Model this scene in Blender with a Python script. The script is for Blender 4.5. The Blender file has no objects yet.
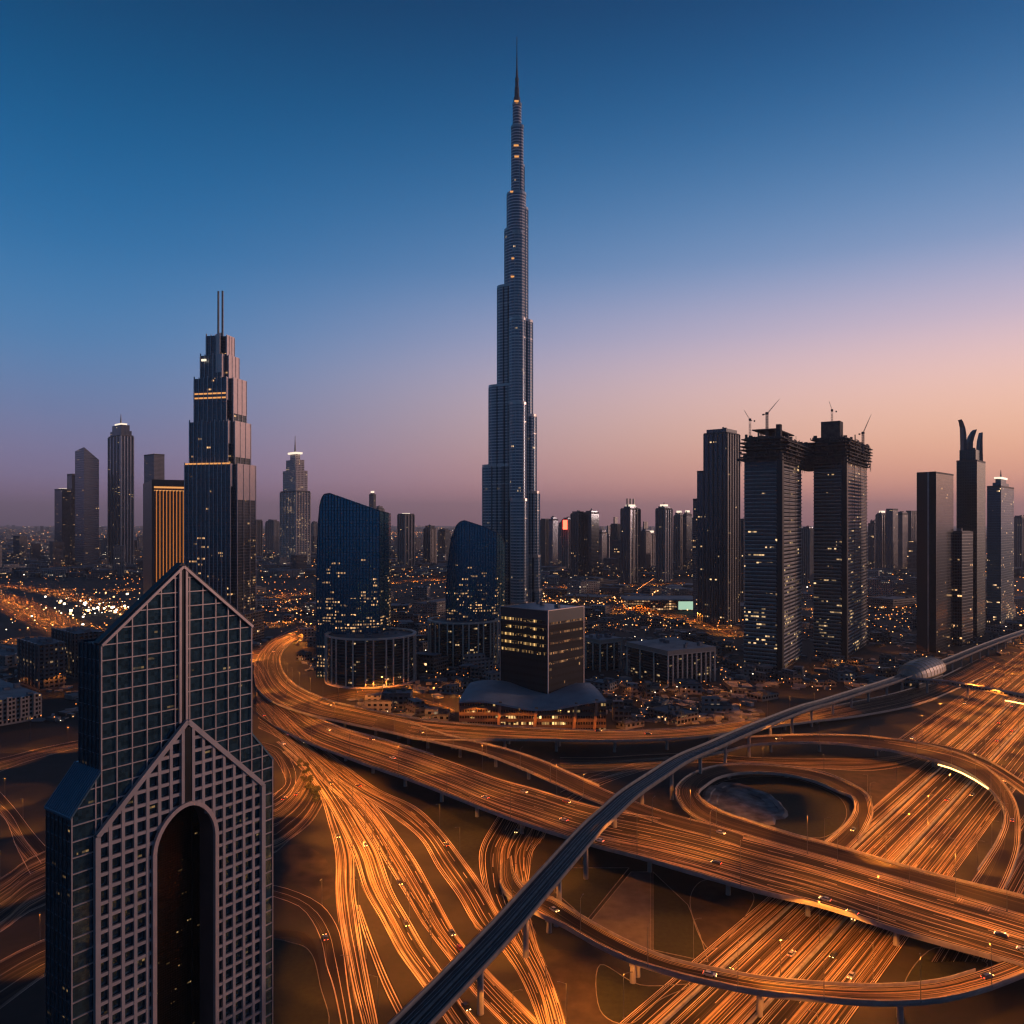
import bpy, bmesh, math, random
from mathutils import Vector, Matrix
random.seed(7)
S = bpy.context.scene
C = S.collection
R = math.radians
# ------------------------------------------------------------------ camera, sky, sun, exposure
H, F, HOR, CX = 165.0, 800.0, 522.0, 512.0
cam_d = bpy.data.cameras.new('camera'); cam = bpy.data.objects.new('camera', cam_d); C.objects.link(cam)
cam.location = (0, 0, H); cam.rotation_euler = (R(90), 0, 0)
cam_d.sensor_width = 36; cam_d.lens = F / 1024 * 36; cam_d.shift_y = 10 / 1024
cam_d.clip_start = 1; cam_d.clip_end = 90000
S.camera = cam
GLOW_AZ, SUN_EL = 74.0, 4.0       # the after-glow stands right of the frame
W = bpy.data.worlds.new('World'); S.world = W; W.use_nodes = True
def srgb(r, g, b):
    f = lambda c: (c / 255 / 12.92) if c / 255 <= .04045 else ((c / 255 + .055) / 1.055) ** 2.4
    return (f(r), f(g), f(b), 1)
def build_world():
    nt = W.node_tree; N = nt.nodes; L = nt.links; N.clear()
    out = N.new('ShaderNodeOutputWorld')
    tc = N.new('ShaderNodeTexCoord'); sp = N.new('ShaderNodeSeparateXYZ'); L.new(tc.outputs['Generated'], sp.inputs[0])
    def ramp(pts):
        r = N.new('ShaderNodeValToRGB'); r.color_ramp.interpolation = 'B_SPLINE'
        e = r.color_ramp.elements
        while len(e) > 1: e.remove(e[-1])
        e[0].position = pts[0][0]; e[0].color = pts[0][1]
        for p, c in pts[1:]:
            q = e.new(p); q.color = c
        L.new(sp.outputs['Z'], r.inputs[0]); return r
    cool = ramp([(0, srgb(128, 100, 122)), (.02, srgb(138, 112, 142)), (.05, srgb(138, 122, 158)), (.12, srgb(112, 128, 170)), (.20, srgb(78, 132, 182)),
                 (.30, srgb(34, 110, 166)), (.42, srgb(0, 86, 138)), (.54, srgb(0, 58, 102)), (.68, srgb(0, 26, 54)), (1, srgb(0, 12, 30))])
    warm = ramp([(0, srgb(214, 138, 130)), (.015, srgb(232, 150, 136)), (.05, srgb(255, 176, 142)), (.10, srgb(255, 196, 160)), (.16, srgb(252, 204, 190)), (.22, srgb(208, 188, 208)),
                 (.30, srgb(118, 154, 198)), (.42, srgb(36, 106, 160)), (.54, srgb(2, 64, 116)), (.68, srgb(0, 30, 60)), (1, srgb(0, 14, 32))])
    back = ramp([(0, srgb(44, 58, 86)), (.08, srgb(72, 106, 148)), (.3, srgb(32, 96, 146)), (.6, srgb(2, 30, 62)), (1, srgb(0, 12, 30))])
    nz = N.new('ShaderNodeVectorMath'); nz.operation = 'MULTIPLY'; nz.inputs[1].default_value = (1, 1, 0); L.new(tc.outputs['Generated'], nz.inputs[0])
    nn = N.new('ShaderNodeVectorMath'); nn.operation = 'NORMALIZE'; L.new(nz.outputs[0], nn.inputs[0])
    dt = N.new('ShaderNodeVectorMath'); dt.operation = 'DOT_PRODUCT'
    dt.inputs[1].default_value = (math.sin(R(GLOW_AZ)), math.cos(R(GLOW_AZ)), 0); L.new(nn.outputs[0], dt.inputs[0])
    mr = N.new('ShaderNodeMapRange'); mr.interpolation_type = 'SMOOTHSTEP'
    mr.inputs['From Min'].default_value = -.25; mr.inputs['From Max'].default_value = .88; L.new(dt.outputs['Value'], mr.inputs['Value'])
    mx = N.new('ShaderNodeMix'); mx.data_type = 'RGBA'; L.new(mr.outputs[0], mx.inputs[0])
    L.new(cool.outputs[0], mx.inputs[6]); L.new(warm.outputs[0], mx.inputs[7])
    b1 = N.new('ShaderNodeBackground'); bk = N.new('ShaderNodeMapRange'); bk.interpolation_type = 'SMOOTHSTEP'; bk.inputs['From Min'].default_value = .1; bk.inputs['From Max'].default_value = -.5; L.new(sp.outputs['Y'], bk.inputs['Value'])
    m2 = N.new('ShaderNodeMix'); m2.data_type = 'RGBA'; L.new(bk.outputs[0], m2.inputs[0]); L.new(mx.outputs[2], m2.inputs[6]); L.new(back.outputs[0], m2.inputs[7]); L.new(m2.outputs[2], b1.inputs[0]); b1.inputs[1].default_value = 1.05
    sky = N.new('ShaderNodeTexSky'); sky.sky_type = 'NISHITA'; sky.sun_disc = False
    sky.sun_elevation = R(SUN_EL); sky.sun_rotation = R(GLOW_AZ); sky.altitude = 100; sky.dust_density = 3
    b2 = N.new('ShaderNodeBackground'); L.new(sky.outputs[0], b2.inputs[0]); b2.inputs[1].default_value = .004
    ad = N.new('ShaderNodeAddShader'); L.new(b1.outputs[0], ad.inputs[0]); L.new(b2.outputs[0], ad.inputs[1])
    L.new(ad.outputs[0], out.inputs['Surface'])
build_world()
sd = bpy.data.lights.new('sun', 'SUN'); sd.energy = 1.8; sd.angle = R(9); sd.color = (1, .60, .48)
sun = bpy.data.objects.new('sun', sd); C.objects.link(sun)
sv = Vector((math.sin(R(GLOW_AZ)) * math.cos(R(SUN_EL)), math.cos(R(GLOW_AZ)) * math.cos(R(SUN_EL)), math.sin(R(SUN_EL))))
sun.rotation_euler = sv.to_track_quat('Z', 'Y').to_euler()
S.view_settings.view_transform = 'Standard'; S.view_settings.look = 'None'
S.view_settings.exposure = 0; S.view_settings.gamma = 1
S.render.engine = 'CYCLES'
S.cycles.max_bounces = 4; S.cycles.diffuse_bounces = 2; S.cycles.glossy_bounces = 3; S.cycles.volume_bounces = 0; S.cycles.transmission_bounces = 2
S.cycles.use_denoising = True; S.cycles.use_light_tree = True
S.cycles.sample_clamp_indirect = 3; S.cycles.caustics_reflective = False; S.cycles.caustics_refractive = False
S.cycles.filter_width = 1.3
# ------------------------------------------------------------------ helpers
def G(u, v, z=0.0):                       # where the sight line of a photo pixel meets the height z
    d = (H - z) * F / (v - HOR)
    return Vector(((u - CX) / F * d, d, z))
def k_(u): return (u - CX) / F
def zat(v, d): return H - (v - HOR) * d / F
def tag(o, label=None, cat=None, group=None, kind=None):
    if label: o['label'] = label
    if cat: o['category'] = cat
    if group: o['group'] = group
    if kind: o['kind'] = kind
    return o
def empty(name, loc=(0, 0, 0), rz=0):
    o = bpy.data.objects.new(name, None); C.objects.link(o); o.location = loc; o.rotation_euler = (0, 0, rz); o.empty_display_size = 2
    return o
class MB:
    def __init__(s): s.v = []; s.f = []; s.uv = []; s.m = []; s.sm = []
    def face(s, pts, uvs=None, mat=0, smooth=False):
        i = len(s.v); s.v.extend([tuple(p) for p in pts]); s.f.append(list(range(i, i + len(pts))))
        s.uv.append(uvs or [(p[0], p[1]) for p in pts]); s.m.append(mat); s.sm.append(smooth)
    def prism(s, poly, z0, z1, side=0, top=0, u0=0.0, cap=True, bottom=False, closed=True):
        """poly: counter-clockwise xy; z1 a number or one per vertex"""
        n = len(poly); zt = z1 if isinstance(z1, (list, tuple)) else [z1] * n; u = u0
        for i in range(n if closed else n - 1):
            a, b = poly[i], poly[(i + 1) % n]; w = math.hypot(b[0] - a[0], b[1] - a[1])
            za, zb = zt[i], zt[(i + 1) % n]
            s.face([(a[0], a[1], z0), (b[0], b[1], z0), (b[0], b[1], zb), (a[0], a[1], za)], [(u, z0), (u + w, z0), (u + w, zb), (u, za)], side)
            u += w
        if cap: s.face([(p[0], p[1], zt[i]) for i, p in enumerate(poly)], None, top)
        if bottom: s.face([(p[0], p[1], z0) for p in reversed(poly)], None, top)
        return s
    def box(s, x0, y0, z0, x1, y1, z1, mat=0, bottom=True):
        s.prism([(x0, y0), (x1, y0), (x1, y1), (x0, y1)], z0, z1, mat, mat, bottom=bottom); return s
    def bar(s, a, b, w, h=None, mat=0, up=(0, 0, 1)):
        """a box from point a to point b, w wide and h high about its line"""
        a = Vector(a); b = Vector(b); h = h or w; d = (b - a)
        if d.length < 1e-6: return s
        d.normalize(); up = Vector(up)
        if abs(d.dot(up)) > .98: up = Vector((0, 1, 0)) if abs(d.y) < .9 else Vector((1, 0, 0))
        x = d.cross(up).normalized() * w / 2; y = x.cross(d).normalized() * h / 2
        q = [a - x - y, a + x - y, a + x + y, a - x + y, b - x - y, b + x - y, b + x + y, b - x + y]
        for f in ((0, 1, 2, 3), (5, 4, 7, 6), (4, 5, 1, 0), (5, 6, 2, 1), (6, 7, 3, 2), (7, 4, 0, 3)): s.face([q[i] for i in reversed(f)], None, mat)
        return s
    def cyl(s, cx, cy, r0, z0, z1, r1=None, n=12, mat=0, cap=True, smooth=True):
        r1 = r0 if r1 is None else r1
        for i in range(n):
            a, b = 2 * math.pi * i / n, 2 * math.pi * (i + 1) / n
            s.face([(cx + r0 * math.cos(a), cy + r0 * math.sin(a), z0), (cx + r0 * math.cos(b), cy + r0 * math.sin(b), z0),
                    (cx + r1 * math.cos(b), cy + r1 * math.sin(b), z1), (cx + r1 * math.cos(a), cy + r1 * math.sin(a), z1)],
                   [(r0 * a, z0), (r0 * b, z0), (r0 * b, z1), (r0 * a, z1)], mat)
        if cap and r1 > 0: s.face([(cx + r1 * math.cos(2 * math.pi * i / n), cy + r1 * math.sin(2 * math.pi * i / n), z1) for i in range(n)], None, mat)
        return s
    def build(s, name, mats, parent=None, **kw):
        me = bpy.data.meshes.new(name); me.from_pydata(s.v, [], s.f); me.update()
        if not isinstance(mats, (list, tuple)): mats = [mats]
        for m in mats: me.materials.append(m)
        ul = me.uv_layers.new(name='UVMap'); flat = [c for uv in s.uv for p in uv for c in p]
        ul.data.foreach_set('uv', flat)
        me.polygons.foreach_set('material_index', s.m); me.polygons.foreach_set('use_smooth', s.sm)
        o = bpy.data.objects.new(name, me); C.objects.link(o)
        if parent: o.parent = parent
        tag(o, **kw); return o
# ------------------------------------------------------------------ materials
def new_mat(name):
    m = bpy.data.materials.new(name); m.use_nodes = True
    nt = m.node_tree; b = nt.nodes['Principled BSDF']; return m, nt.nodes, nt.links, b
def mth(N, L, op, a, b=None, c=None, clamp=False):
    n = N.new('ShaderNodeMath'); n.operation = op; n.use_clamp = clamp
    for i, x in enumerate((a, b, c)):
        if x is None: continue
        if isinstance(x, (int, float)): n.inputs[i].default_value = x
        else: L.new(x, n.inputs[i])
    return n.outputs[0]
def mixc(N, L, f, a, b):
    n = N.new('ShaderNodeMix'); n.data_type = 'RGBA'
    if isinstance(f, (int, float)): n.inputs[0].default_value = f
    else: L.new(f, n.inputs[0])
    for i, x in ((6, a), (7, b)):
        if isinstance(x, (tuple, list)): n.inputs[i].default_value = (*x[:3], 1)
        else: L.new(x, n.inputs[i])
    return n.outputs[2]
def rough_mat(name, col, col2=None, scale=.3, rough=.75, metal=0.0, detail=5, bump=0.0):
    m, N, L, b = new_mat(name)
    tc = N.new('ShaderNodeTexCoord'); nz = N.new('ShaderNodeTexNoise'); nz.inputs['Scale'].default_value = scale; nz.inputs['Detail'].default_value = detail
    L.new(tc.outputs['Object'], nz.inputs['Vector'])
    col2 = col2 or tuple(c * .6 for c in col)
    mr = N.new('ShaderNodeMapRange'); mr.inputs[1].default_value = .32; mr.inputs[2].default_value = .68; L.new(nz.outputs[0], mr.inputs[0])
    L.new(mixc(N, L, mr.outputs[0], col2, col), b.inputs['Base Color'])
    b.inputs['Roughness'].default_value = rough; b.inputs['Metallic'].default_value = metal
    if bump:
        bp = N.new('ShaderNodeBump'); bp.inputs['Strength'].default_value = bump; L.new(nz.outputs[0], bp.inputs['Height']); L.new(bp.outputs[0], b.inputs['Normal'])
    return m
def emit_mat(name, col, strength, sampling='NONE'):
    m, N, L, b = new_mat(name); b.inputs['Base Color'].default_value = (.02, .02, .02, 1)
    b.inputs['Emission Color'].default_value = (*col, 1); b.inputs['Emission Strength'].default_value = strength
    m.cycles.emission_sampling = sampling; return m
def facade(name, cw, ch, fx, fy, frame, glass, lit=.1, litc=(1, .50, .18), es=2.0, metal=.85, frough=.55, grough=.12,
           low=1.0, lowz=60.0, high=.35, run=3.2, litv=.46, spec=.4, span=None, cl=.035, pane=.35, wave=.0):
    """curtain wall in metres: cw x ch cells, frames fx/fy of a cell, some rooms lit, more of them below lowz"""
    if lit < 1: lit *= .5; es *= .62
    m, N, L, b = new_mat(name)
    uv = N.new('ShaderNodeUVMap'); sp = N.new('ShaderNodeSeparateXYZ'); L.new(uv.outputs[0], sp.inputs[0])
    us = mth(N, L, 'DIVIDE', sp.outputs[0], cw); vs = mth(N, L, 'DIVIDE', sp.outputs[1], ch)
    fu = mth(N, L, 'FRACT', us); fv = mth(N, L, 'FRACT', vs)
    win = mth(N, L, 'MULTIPLY', mth(N, L, 'GREATER_THAN', fu, fx), mth(N, L, 'GREATER_THAN', fv, fy))
    cm = N.new('ShaderNodeCombineXYZ'); L.new(mth(N, L, 'FLOOR', us), cm.inputs[0]); L.new(mth(N, L, 'FLOOR', vs), cm.inputs[1])
    wn = N.new('ShaderNodeTexWhiteNoise'); wn.noise_dimensions = '2D'; L.new(cm.outputs[0], wn.inputs['Vector'])
    oi = N.new('ShaderNodeObjectInfo')
    sc = N.new('ShaderNodeVectorMath'); sc.operation = 'MULTIPLY'; sc.inputs[1].default_value = (cl, cl * 2.2, 1); L.new(uv.outputs[0], sc.inputs[0])
    nz = N.new('ShaderNodeTexNoise'); nz.noise_dimensions = '4D'; nz.inputs['Scale'].default_value = 1; nz.inputs['Detail'].default_value = 3
    L.new(sc.outputs[0], nz.inputs['Vector']); L.new(mth(N, L, 'MULTIPLY', oi.outputs['Random'], 37.0), nz.inputs['W'])
    clu = N.new('ShaderNodeMapRange'); clu.inputs[1].default_value = .46; clu.inputs[2].default_value = .72; L.new(nz.outputs[0], clu.inputs[0])
    hz = N.new('ShaderNodeMapRange'); hz.inputs[1].default_value = lowz; hz.inputs[2].default_value = 0; hz.inputs[3].default_value = high; hz.inputs[4].default_value = 1 + low
    L.new(sp.outputs[1], hz.inputs[0])
    thr = mth(N, L, 'MULTIPLY', mth(N, L, 'MULTIPLY_ADD', clu.outputs[0], lit * 2.4, lit * .06), hz.outputs[0])
    cm2 = N.new('ShaderNodeCombineXYZ'); L.new(mth(N, L, 'FLOOR', mth(N, L, 'DIVIDE', us, run)), cm2.inputs[0]); L.new(mth(N, L, 'FLOOR', vs), cm2.inputs[1])
    w2 = N.new('ShaderNodeTexWhiteNoise'); w2.noise_dimensions = '2D'; L.new(cm2.outputs[0], w2.inputs['Vector'])
    on = mth(N, L, 'MULTIPLY', win, mth(N, L, 'MULTIPLY', mth(N, L, 'LESS_THAN', w2.outputs['Value'], mth(N, L, 'MULTIPLY', thr, 1.6)), mth(N, L, 'MULTIPLY', mth(N, L, 'GREATER_THAN', wn.outputs['Value'], .30), mth(N, L, 'GREATER_THAN', fv, litv))))
    sepc = N.new('ShaderNodeSeparateColor'); L.new(wn.outputs['Color'], sepc.inputs[0])
    bri = mth(N, L, 'MULTIPLY_ADD', mth(N, L, 'POWER', sepc.outputs[1], 2.5), es * 1.6, es * .18)
    gl = mixc(N, L, mth(N, L, 'MULTIPLY', sepc.outputs[2], pane), glass, tuple(c * .35 for c in glass))
    if span:
        sh = mth(N, L, 'MULTIPLY', mth(N, L, 'LESS_THAN', fv, span[0]), win); gl = mixc(N, L, sh, gl, span[1])
    L.new(mixc(N, L, win, frame, gl), b.inputs['Base Color'])
    L.new(mth(N, L, 'MULTIPLY', win, metal), b.inputs['Metallic'])
    L.new(mth(N, L, 'MULTIPLY_ADD', win, grough - frough, frough), b.inputs['Roughness'])
    L.new(mixc(N, L, mth(N, L, 'MULTIPLY', sepc.outputs[0], .35), litc, (1, .72, .42)), b.inputs['Emission Color'])
    L.new(mth(N, L, 'MULTIPLY', on, bri), b.inputs['Emission Strength'])
    if wave:
        n2 = N.new('ShaderNodeTexNoise'); n2.inputs['Scale'].default_value = .22; L.new(uv.outputs[0], n2.inputs['Vector'])
        bp = N.new('ShaderNodeBump'); bp.inputs['Strength'].default_value = wave; bp.inputs['Distance'].default_value = 1
        L.new(mth(N, L, 'ADD', n2.outputs[0], mth(N, L, 'MULTIPLY', wn.outputs['Value'], .6)), bp.inputs['Height']); L.new(bp.outputs[0], b.inputs['Normal'])
    b.inputs['Specular IOR Level'].default_value = spec
    m.cycles.emission_sampling = 'NONE'
    return m
M = {}
M['concrete'] = rough_mat('concrete', (.30, .28, .26), (.18, .17, .16), .15)
M['concrete_dark'] = rough_mat('concrete_dark', (.12, .115, .11), (.07, .07, .07), .12)
M['parapet'] = rough_mat('parapet', (.34, .31, .29), (.22, .20, .19), .4)
M['steel'] = rough_mat('steel', (.16, .16, .17), rough=.45, metal=.6)
M['roof_grey'] = rough_mat('roof_grey', (.20, .20, .22), (.10, .10, .11), .08)
M['roof_pale'] = rough_mat('roof_pale', (.36, .35, .35), (.2, .2, .21), .07)
M['pink_alu'] = rough_mat('pink_alu', (.60, .48, .45), (.49, .39, .37), .25, rough=.42, metal=.35)
M['slate_metal'] = rough_mat('slate_metal', (.10, .19, .27), (.07, .14, .21), .3, rough=.4, metal=.5)
M['dark_metal'] = rough_mat('dark_metal', (.03, .035, .04), rough=.35, metal=.5)
M['bronze'] = rough_mat('bronze', (.22, .13, .09), (.12, .07, .05), .05, rough=.4, metal=.5)
M['silver'] = rough_mat('silver', (.5, .47, .46), (.36, .34, .33), .1, rough=.32, metal=.75)
M['gold_light'] = emit_mat('gold_light', (1, .42, .12), .9)
M['white_light'] = emit_mat('white_light', (1, .82, .62), 1.3)
M['sodium_strip'] = emit_mat('sodium_strip', (1, .55, .16), 5.0, 'AUTO')
M['red_light'] = emit_mat('red_light', (1, .08, .04), 6)
# ------------------------------------------------------------------ the air
def haze_mat():
    m = bpy.data.materials.new('haze'); m.use_nodes = True; N = m.node_tree.nodes; L = m.node_tree.links; N.clear()
    o = N.new('ShaderNodeOutputMaterial'); v = N.new('ShaderNodeVolumePrincipled')
    v.inputs['Color'].default_value = (.99, .95, .98, 1); v.inputs['Density'].default_value = 4.6e-5; v.inputs['Anisotropy'].default_value = .2
    L.new(v.outputs[0], o.inputs['Volume']); return m
hz = MB().box(-24000, -700, -3, 26000, 32000, 880).build('haze', haze_mat()); tag(hz, kind='stuff')
# ------------------------------------------------------------------ ground
def ground_mat():
    m, N, L, b = new_mat('dry_ground')
    tc = N.new('ShaderNodeTexCoord')
    n1 = N.new('ShaderNodeTexNoise'); n1.inputs['Scale'].default_value = .012; n1.inputs['Detail'].default_value = 8; n1.inputs['Roughness'].default_value = .62
    n2 = N.new('ShaderNodeTexNoise'); n2.inputs['Scale'].default_value = .35; n2.inputs['Detail'].default_value = 6
    vo = N.new('ShaderNodeTexVoronoi'); vo.inputs['Scale'].default_value = .011; vo.feature = 'F1'
    for n in (n1, n2, vo): L.new(tc.outputs['Object'], n.inputs['Vector'])
    c1 = mixc(N, L, n1.outputs[0], (.006, .0055, .005), (.034, .024, .018))
    sv_ = N.new('ShaderNodeSeparateColor'); L.new(vo.outputs['Color'], sv_.inputs[0])
    c2 = mixc(N, L, mth(N, L, 'MULTIPLY', sv_.outputs[0], .45), c1, (.028, .026, .028))
    c3 = mixc(N, L, mth(N, L, 'MULTIPLY', n2.outputs[0], .6), c2, (.016, .014, .013))
    n3 = N.new('ShaderNodeTexNoise'); n3.inputs['Scale'].default_value = .07; n3.inputs['Detail'].default_value = 9; n3.inputs['Roughness'].default_value = .7; n3.inputs['Distortion'].default_value = 2.2; L.new(tc.outputs['Object'], n3.inputs['Vector'])
    m3 = N.new('ShaderNodeMapRange'); m3.inputs[1].default_value = .42; m3.inputs[2].default_value = .6; L.new(n3.outputs[0], m3.inputs[0])
    c3 = mixc(N, L, mth(N, L, 'MULTIPLY', m3.outputs[0], .75), c3, (.011, .012, .008))
    L.new(c3, b.inputs['Base Color']); b.inputs['Roughness'].default_value = .9
    return m
g = MB(); g.face([(-24000, -600, 0), (26000, -600, 0), (26000, 31900, 0), (-24000, 31900, 0)])
tag(g.build('ground', ground_mat()), kind='structure')
M['grass'] = rough_mat('grass', (.018, .022, .007), (.008, .010, .004), .5, rough=.95, detail=8)
M['sand'] = rough_mat('sand', (.046, .029, .022), (.010, .008, .007), .13, rough=.95, detail=8)
M['paving'] = rough_mat('paving', (.12, .10, .095), (.075, .063, .06), .2, rough=.85, detail=6)
M['kerb'] = rough_mat('kerb', (.26, .22, .19), rough=.8)
M['pit'] = rough_mat('pit', (.26, .25, .25), (.05, .05, .052), .12, rough=.8, detail=8, bump=.6)
def smooth_loop(pts, closed=True, n=6):
    out = []; m = len(pts)
    rng = range(m) if closed else range(m - 1)
    for i in rng:
        g4 = [pts[(i + k) % m] if closed else pts[min(max(i + k, 0), m - 1)] for k in (-1, 0, 1, 2)]
        for j in range(n):
            t = j / n; out.append(cr(*g4, t))
    if not closed: out.append(pts[-1])
    return out
def cr(a, b, c, d, t):
    return .5 * ((2 * b) + (c - a) * t + (2 * a - 5 * b + 4 * c - d) * t * t + (3 * b - a - 3 * c + d) * t * t * t)
def patch(name, px, mat, z=.02, closed_smooth=True, kerb=True, kind='structure'):
    pts = [G(u, v, z) for u, v in px]
    if closed_smooth: pts = smooth_loop(pts)
    a = MB(); ar = sum(pts[i].x * pts[(i + 1) % len(pts)].y - pts[(i + 1) % len(pts)].x * pts[i].y for i in range(len(pts)))
    if ar < 0: pts = pts[::-1]
    a.face(pts); o = a.build(name, mat); tag(o, kind=kind)
    if kerb:
        k = MB()
        for i in range(len(pts)): k.bar(pts[i] + Vector((0, 0, .06)), pts[(i + 1) % len(pts)] + Vector((0, 0, .06)), .28, .2)
        k.build('kerb', M['kerb'], o)
    return o
patch('lawn', [(562, 868), (629, 868), (587, 920), (556, 893)], M['grass'], .05, False)
patch('lawn', [(653, 872), (672, 890), (688, 905), (700, 935), (708, 962), (653, 950)], M['grass'], .05, False)
patch('paved_island', [(631, 872), (651, 872), (651, 951), (590, 922)], M['paving'], .08, False)
patch('sand_bed', [(690, 903), (705, 880), (745, 888), (752, 905), (712, 950)], M['sand'], .035)
patch('sand_bed', [(550, 950), (600, 960), (640, 985), (640, 1030), (560, 1030), (548, 985)], M['sand'], .025, kerb=False)
patch('lawn', [(600, 965), (640, 985), (690, 985), (660, 1000), (630, 1024), (600, 1010)], M['grass'], .04)
patch('sand_bed', [(277, 850), (305, 845), (328, 862), (334, 885), (325, 900), (300, 886), (277, 880)], M['sand'], .03, kerb=False)
patch('lawn', [(262, 945), (296, 944), (312, 955), (320, 985), (326, 1030), (262, 1030)], M['grass'], .045)
patch('lawn', [(420, 815), (455, 850), (474, 868), (486, 835), (494, 818), (450, 805)], M['grass'], .03, kerb=False)
patch('lawn', [(712, 788), (740, 778), (790, 778), (836, 795), (846, 818), (820, 838), (770, 826), (724, 810)], M['grass'], .03)
patch('sand_bed', [(640, 790), (672, 784), (676, 800), (700, 818), (660, 806)], M['sand'], .03, kerb=False)
patch('sand_bed', [(840, 775), (880, 772), (920, 768), (890, 800), (878, 806), (866, 790)], M['sand'], .035, kerb=False)
patch('lawn', [(935, 948), (985, 962), (975, 972), (930, 980), (905, 982)], M['grass'], .05)
def make_pit():
    c = G(742, 803); a = MB(); n = 30; rings = [(1, .3), (.93, 1.3), (.80, 1.0), (.78, .5), (.62, .45), (.58, .15), (.35, .3), (.12, .5)]
    rr = random.Random(4); off = [rr.uniform(.9, 1.1) for _ in range(n)]
    P_ = lambda k, i: (c.x + 24 * rings[k][0] * off[i % n] * math.cos(2 * math.pi * i / n), c.y + 34 * rings[k][0] * off[i % n] * math.sin(2 * math.pi * i / n), rings[k][1] + rr.uniform(-.1, .1))
    g_ = [[P_(k, i) for i in range(n)] for k in range(len(rings))]
    for k in range(len(rings) - 1):
        for i in range(n): a.face([g_[k][i], g_[k][(i + 1) % n], g_[k + 1][(i + 1) % n], g_[k + 1][i]])
    a.face(g_[-1])
    tag(a.build('earth_pit', M['pit']), kind='structure')
make_pit()
# ------------------------------------------------------------------ roads
def asphalt(name, wear_trail=1.0, dark=(.010, .009, .009), pale=(.62, .42, .27), lane=3.6):
    """carriageway: tyre tracks, plus pale streaks painted along it as vehicle light trails"""
    m, N, L, b = new_mat(name)
    uv = N.new('ShaderNodeUVMap'); sp = N.new('ShaderNodeSeparateXYZ'); L.new(uv.outputs[0], sp.inputs[0])
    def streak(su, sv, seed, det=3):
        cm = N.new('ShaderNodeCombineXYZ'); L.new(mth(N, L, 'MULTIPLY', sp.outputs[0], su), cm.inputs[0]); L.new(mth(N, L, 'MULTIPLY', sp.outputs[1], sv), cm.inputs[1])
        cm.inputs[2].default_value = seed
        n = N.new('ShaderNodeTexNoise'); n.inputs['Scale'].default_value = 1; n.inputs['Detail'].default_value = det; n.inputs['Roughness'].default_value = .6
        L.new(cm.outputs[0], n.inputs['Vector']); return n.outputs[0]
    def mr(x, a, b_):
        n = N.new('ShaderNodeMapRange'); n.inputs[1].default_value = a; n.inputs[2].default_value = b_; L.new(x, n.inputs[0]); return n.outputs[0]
    s1 = mr(streak(1.7, .005, 1.3, 4), .50, .61); s2 = mr(streak(.17, .003, 5.1), .44, .57); s3 = mr(streak(.5, .25, 9.0, 6), .3, .75)  # streaks and dark bands put trails of passing lights into the base colour
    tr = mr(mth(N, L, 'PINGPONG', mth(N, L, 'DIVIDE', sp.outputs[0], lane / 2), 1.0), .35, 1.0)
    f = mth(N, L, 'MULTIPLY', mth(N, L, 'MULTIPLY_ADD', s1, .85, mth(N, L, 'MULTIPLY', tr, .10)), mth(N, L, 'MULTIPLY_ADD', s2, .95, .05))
    f = mth(N, L, 'MULTIPLY', f, wear_trail, clamp=True)
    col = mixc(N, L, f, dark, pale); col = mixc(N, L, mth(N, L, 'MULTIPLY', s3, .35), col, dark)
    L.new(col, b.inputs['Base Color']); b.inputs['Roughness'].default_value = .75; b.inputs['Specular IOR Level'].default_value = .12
    return m
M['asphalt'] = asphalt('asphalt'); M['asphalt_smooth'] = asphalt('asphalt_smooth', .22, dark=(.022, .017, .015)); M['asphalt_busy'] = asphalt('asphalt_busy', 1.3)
M['paint'] = rough_mat('lane_trail_paint', (.80, .62, .46), (.30, .23, .18), .06, rough=.6)
M['track_bed'] = rough_mat('track_bed', (.028, .036, .045), (.016, .02, .026), .3, rough=.55, metal=.2)
ROADS = {}          # name -> list of (left, right) samples, for lamps, cars and keep-out
LMID = []
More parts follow.
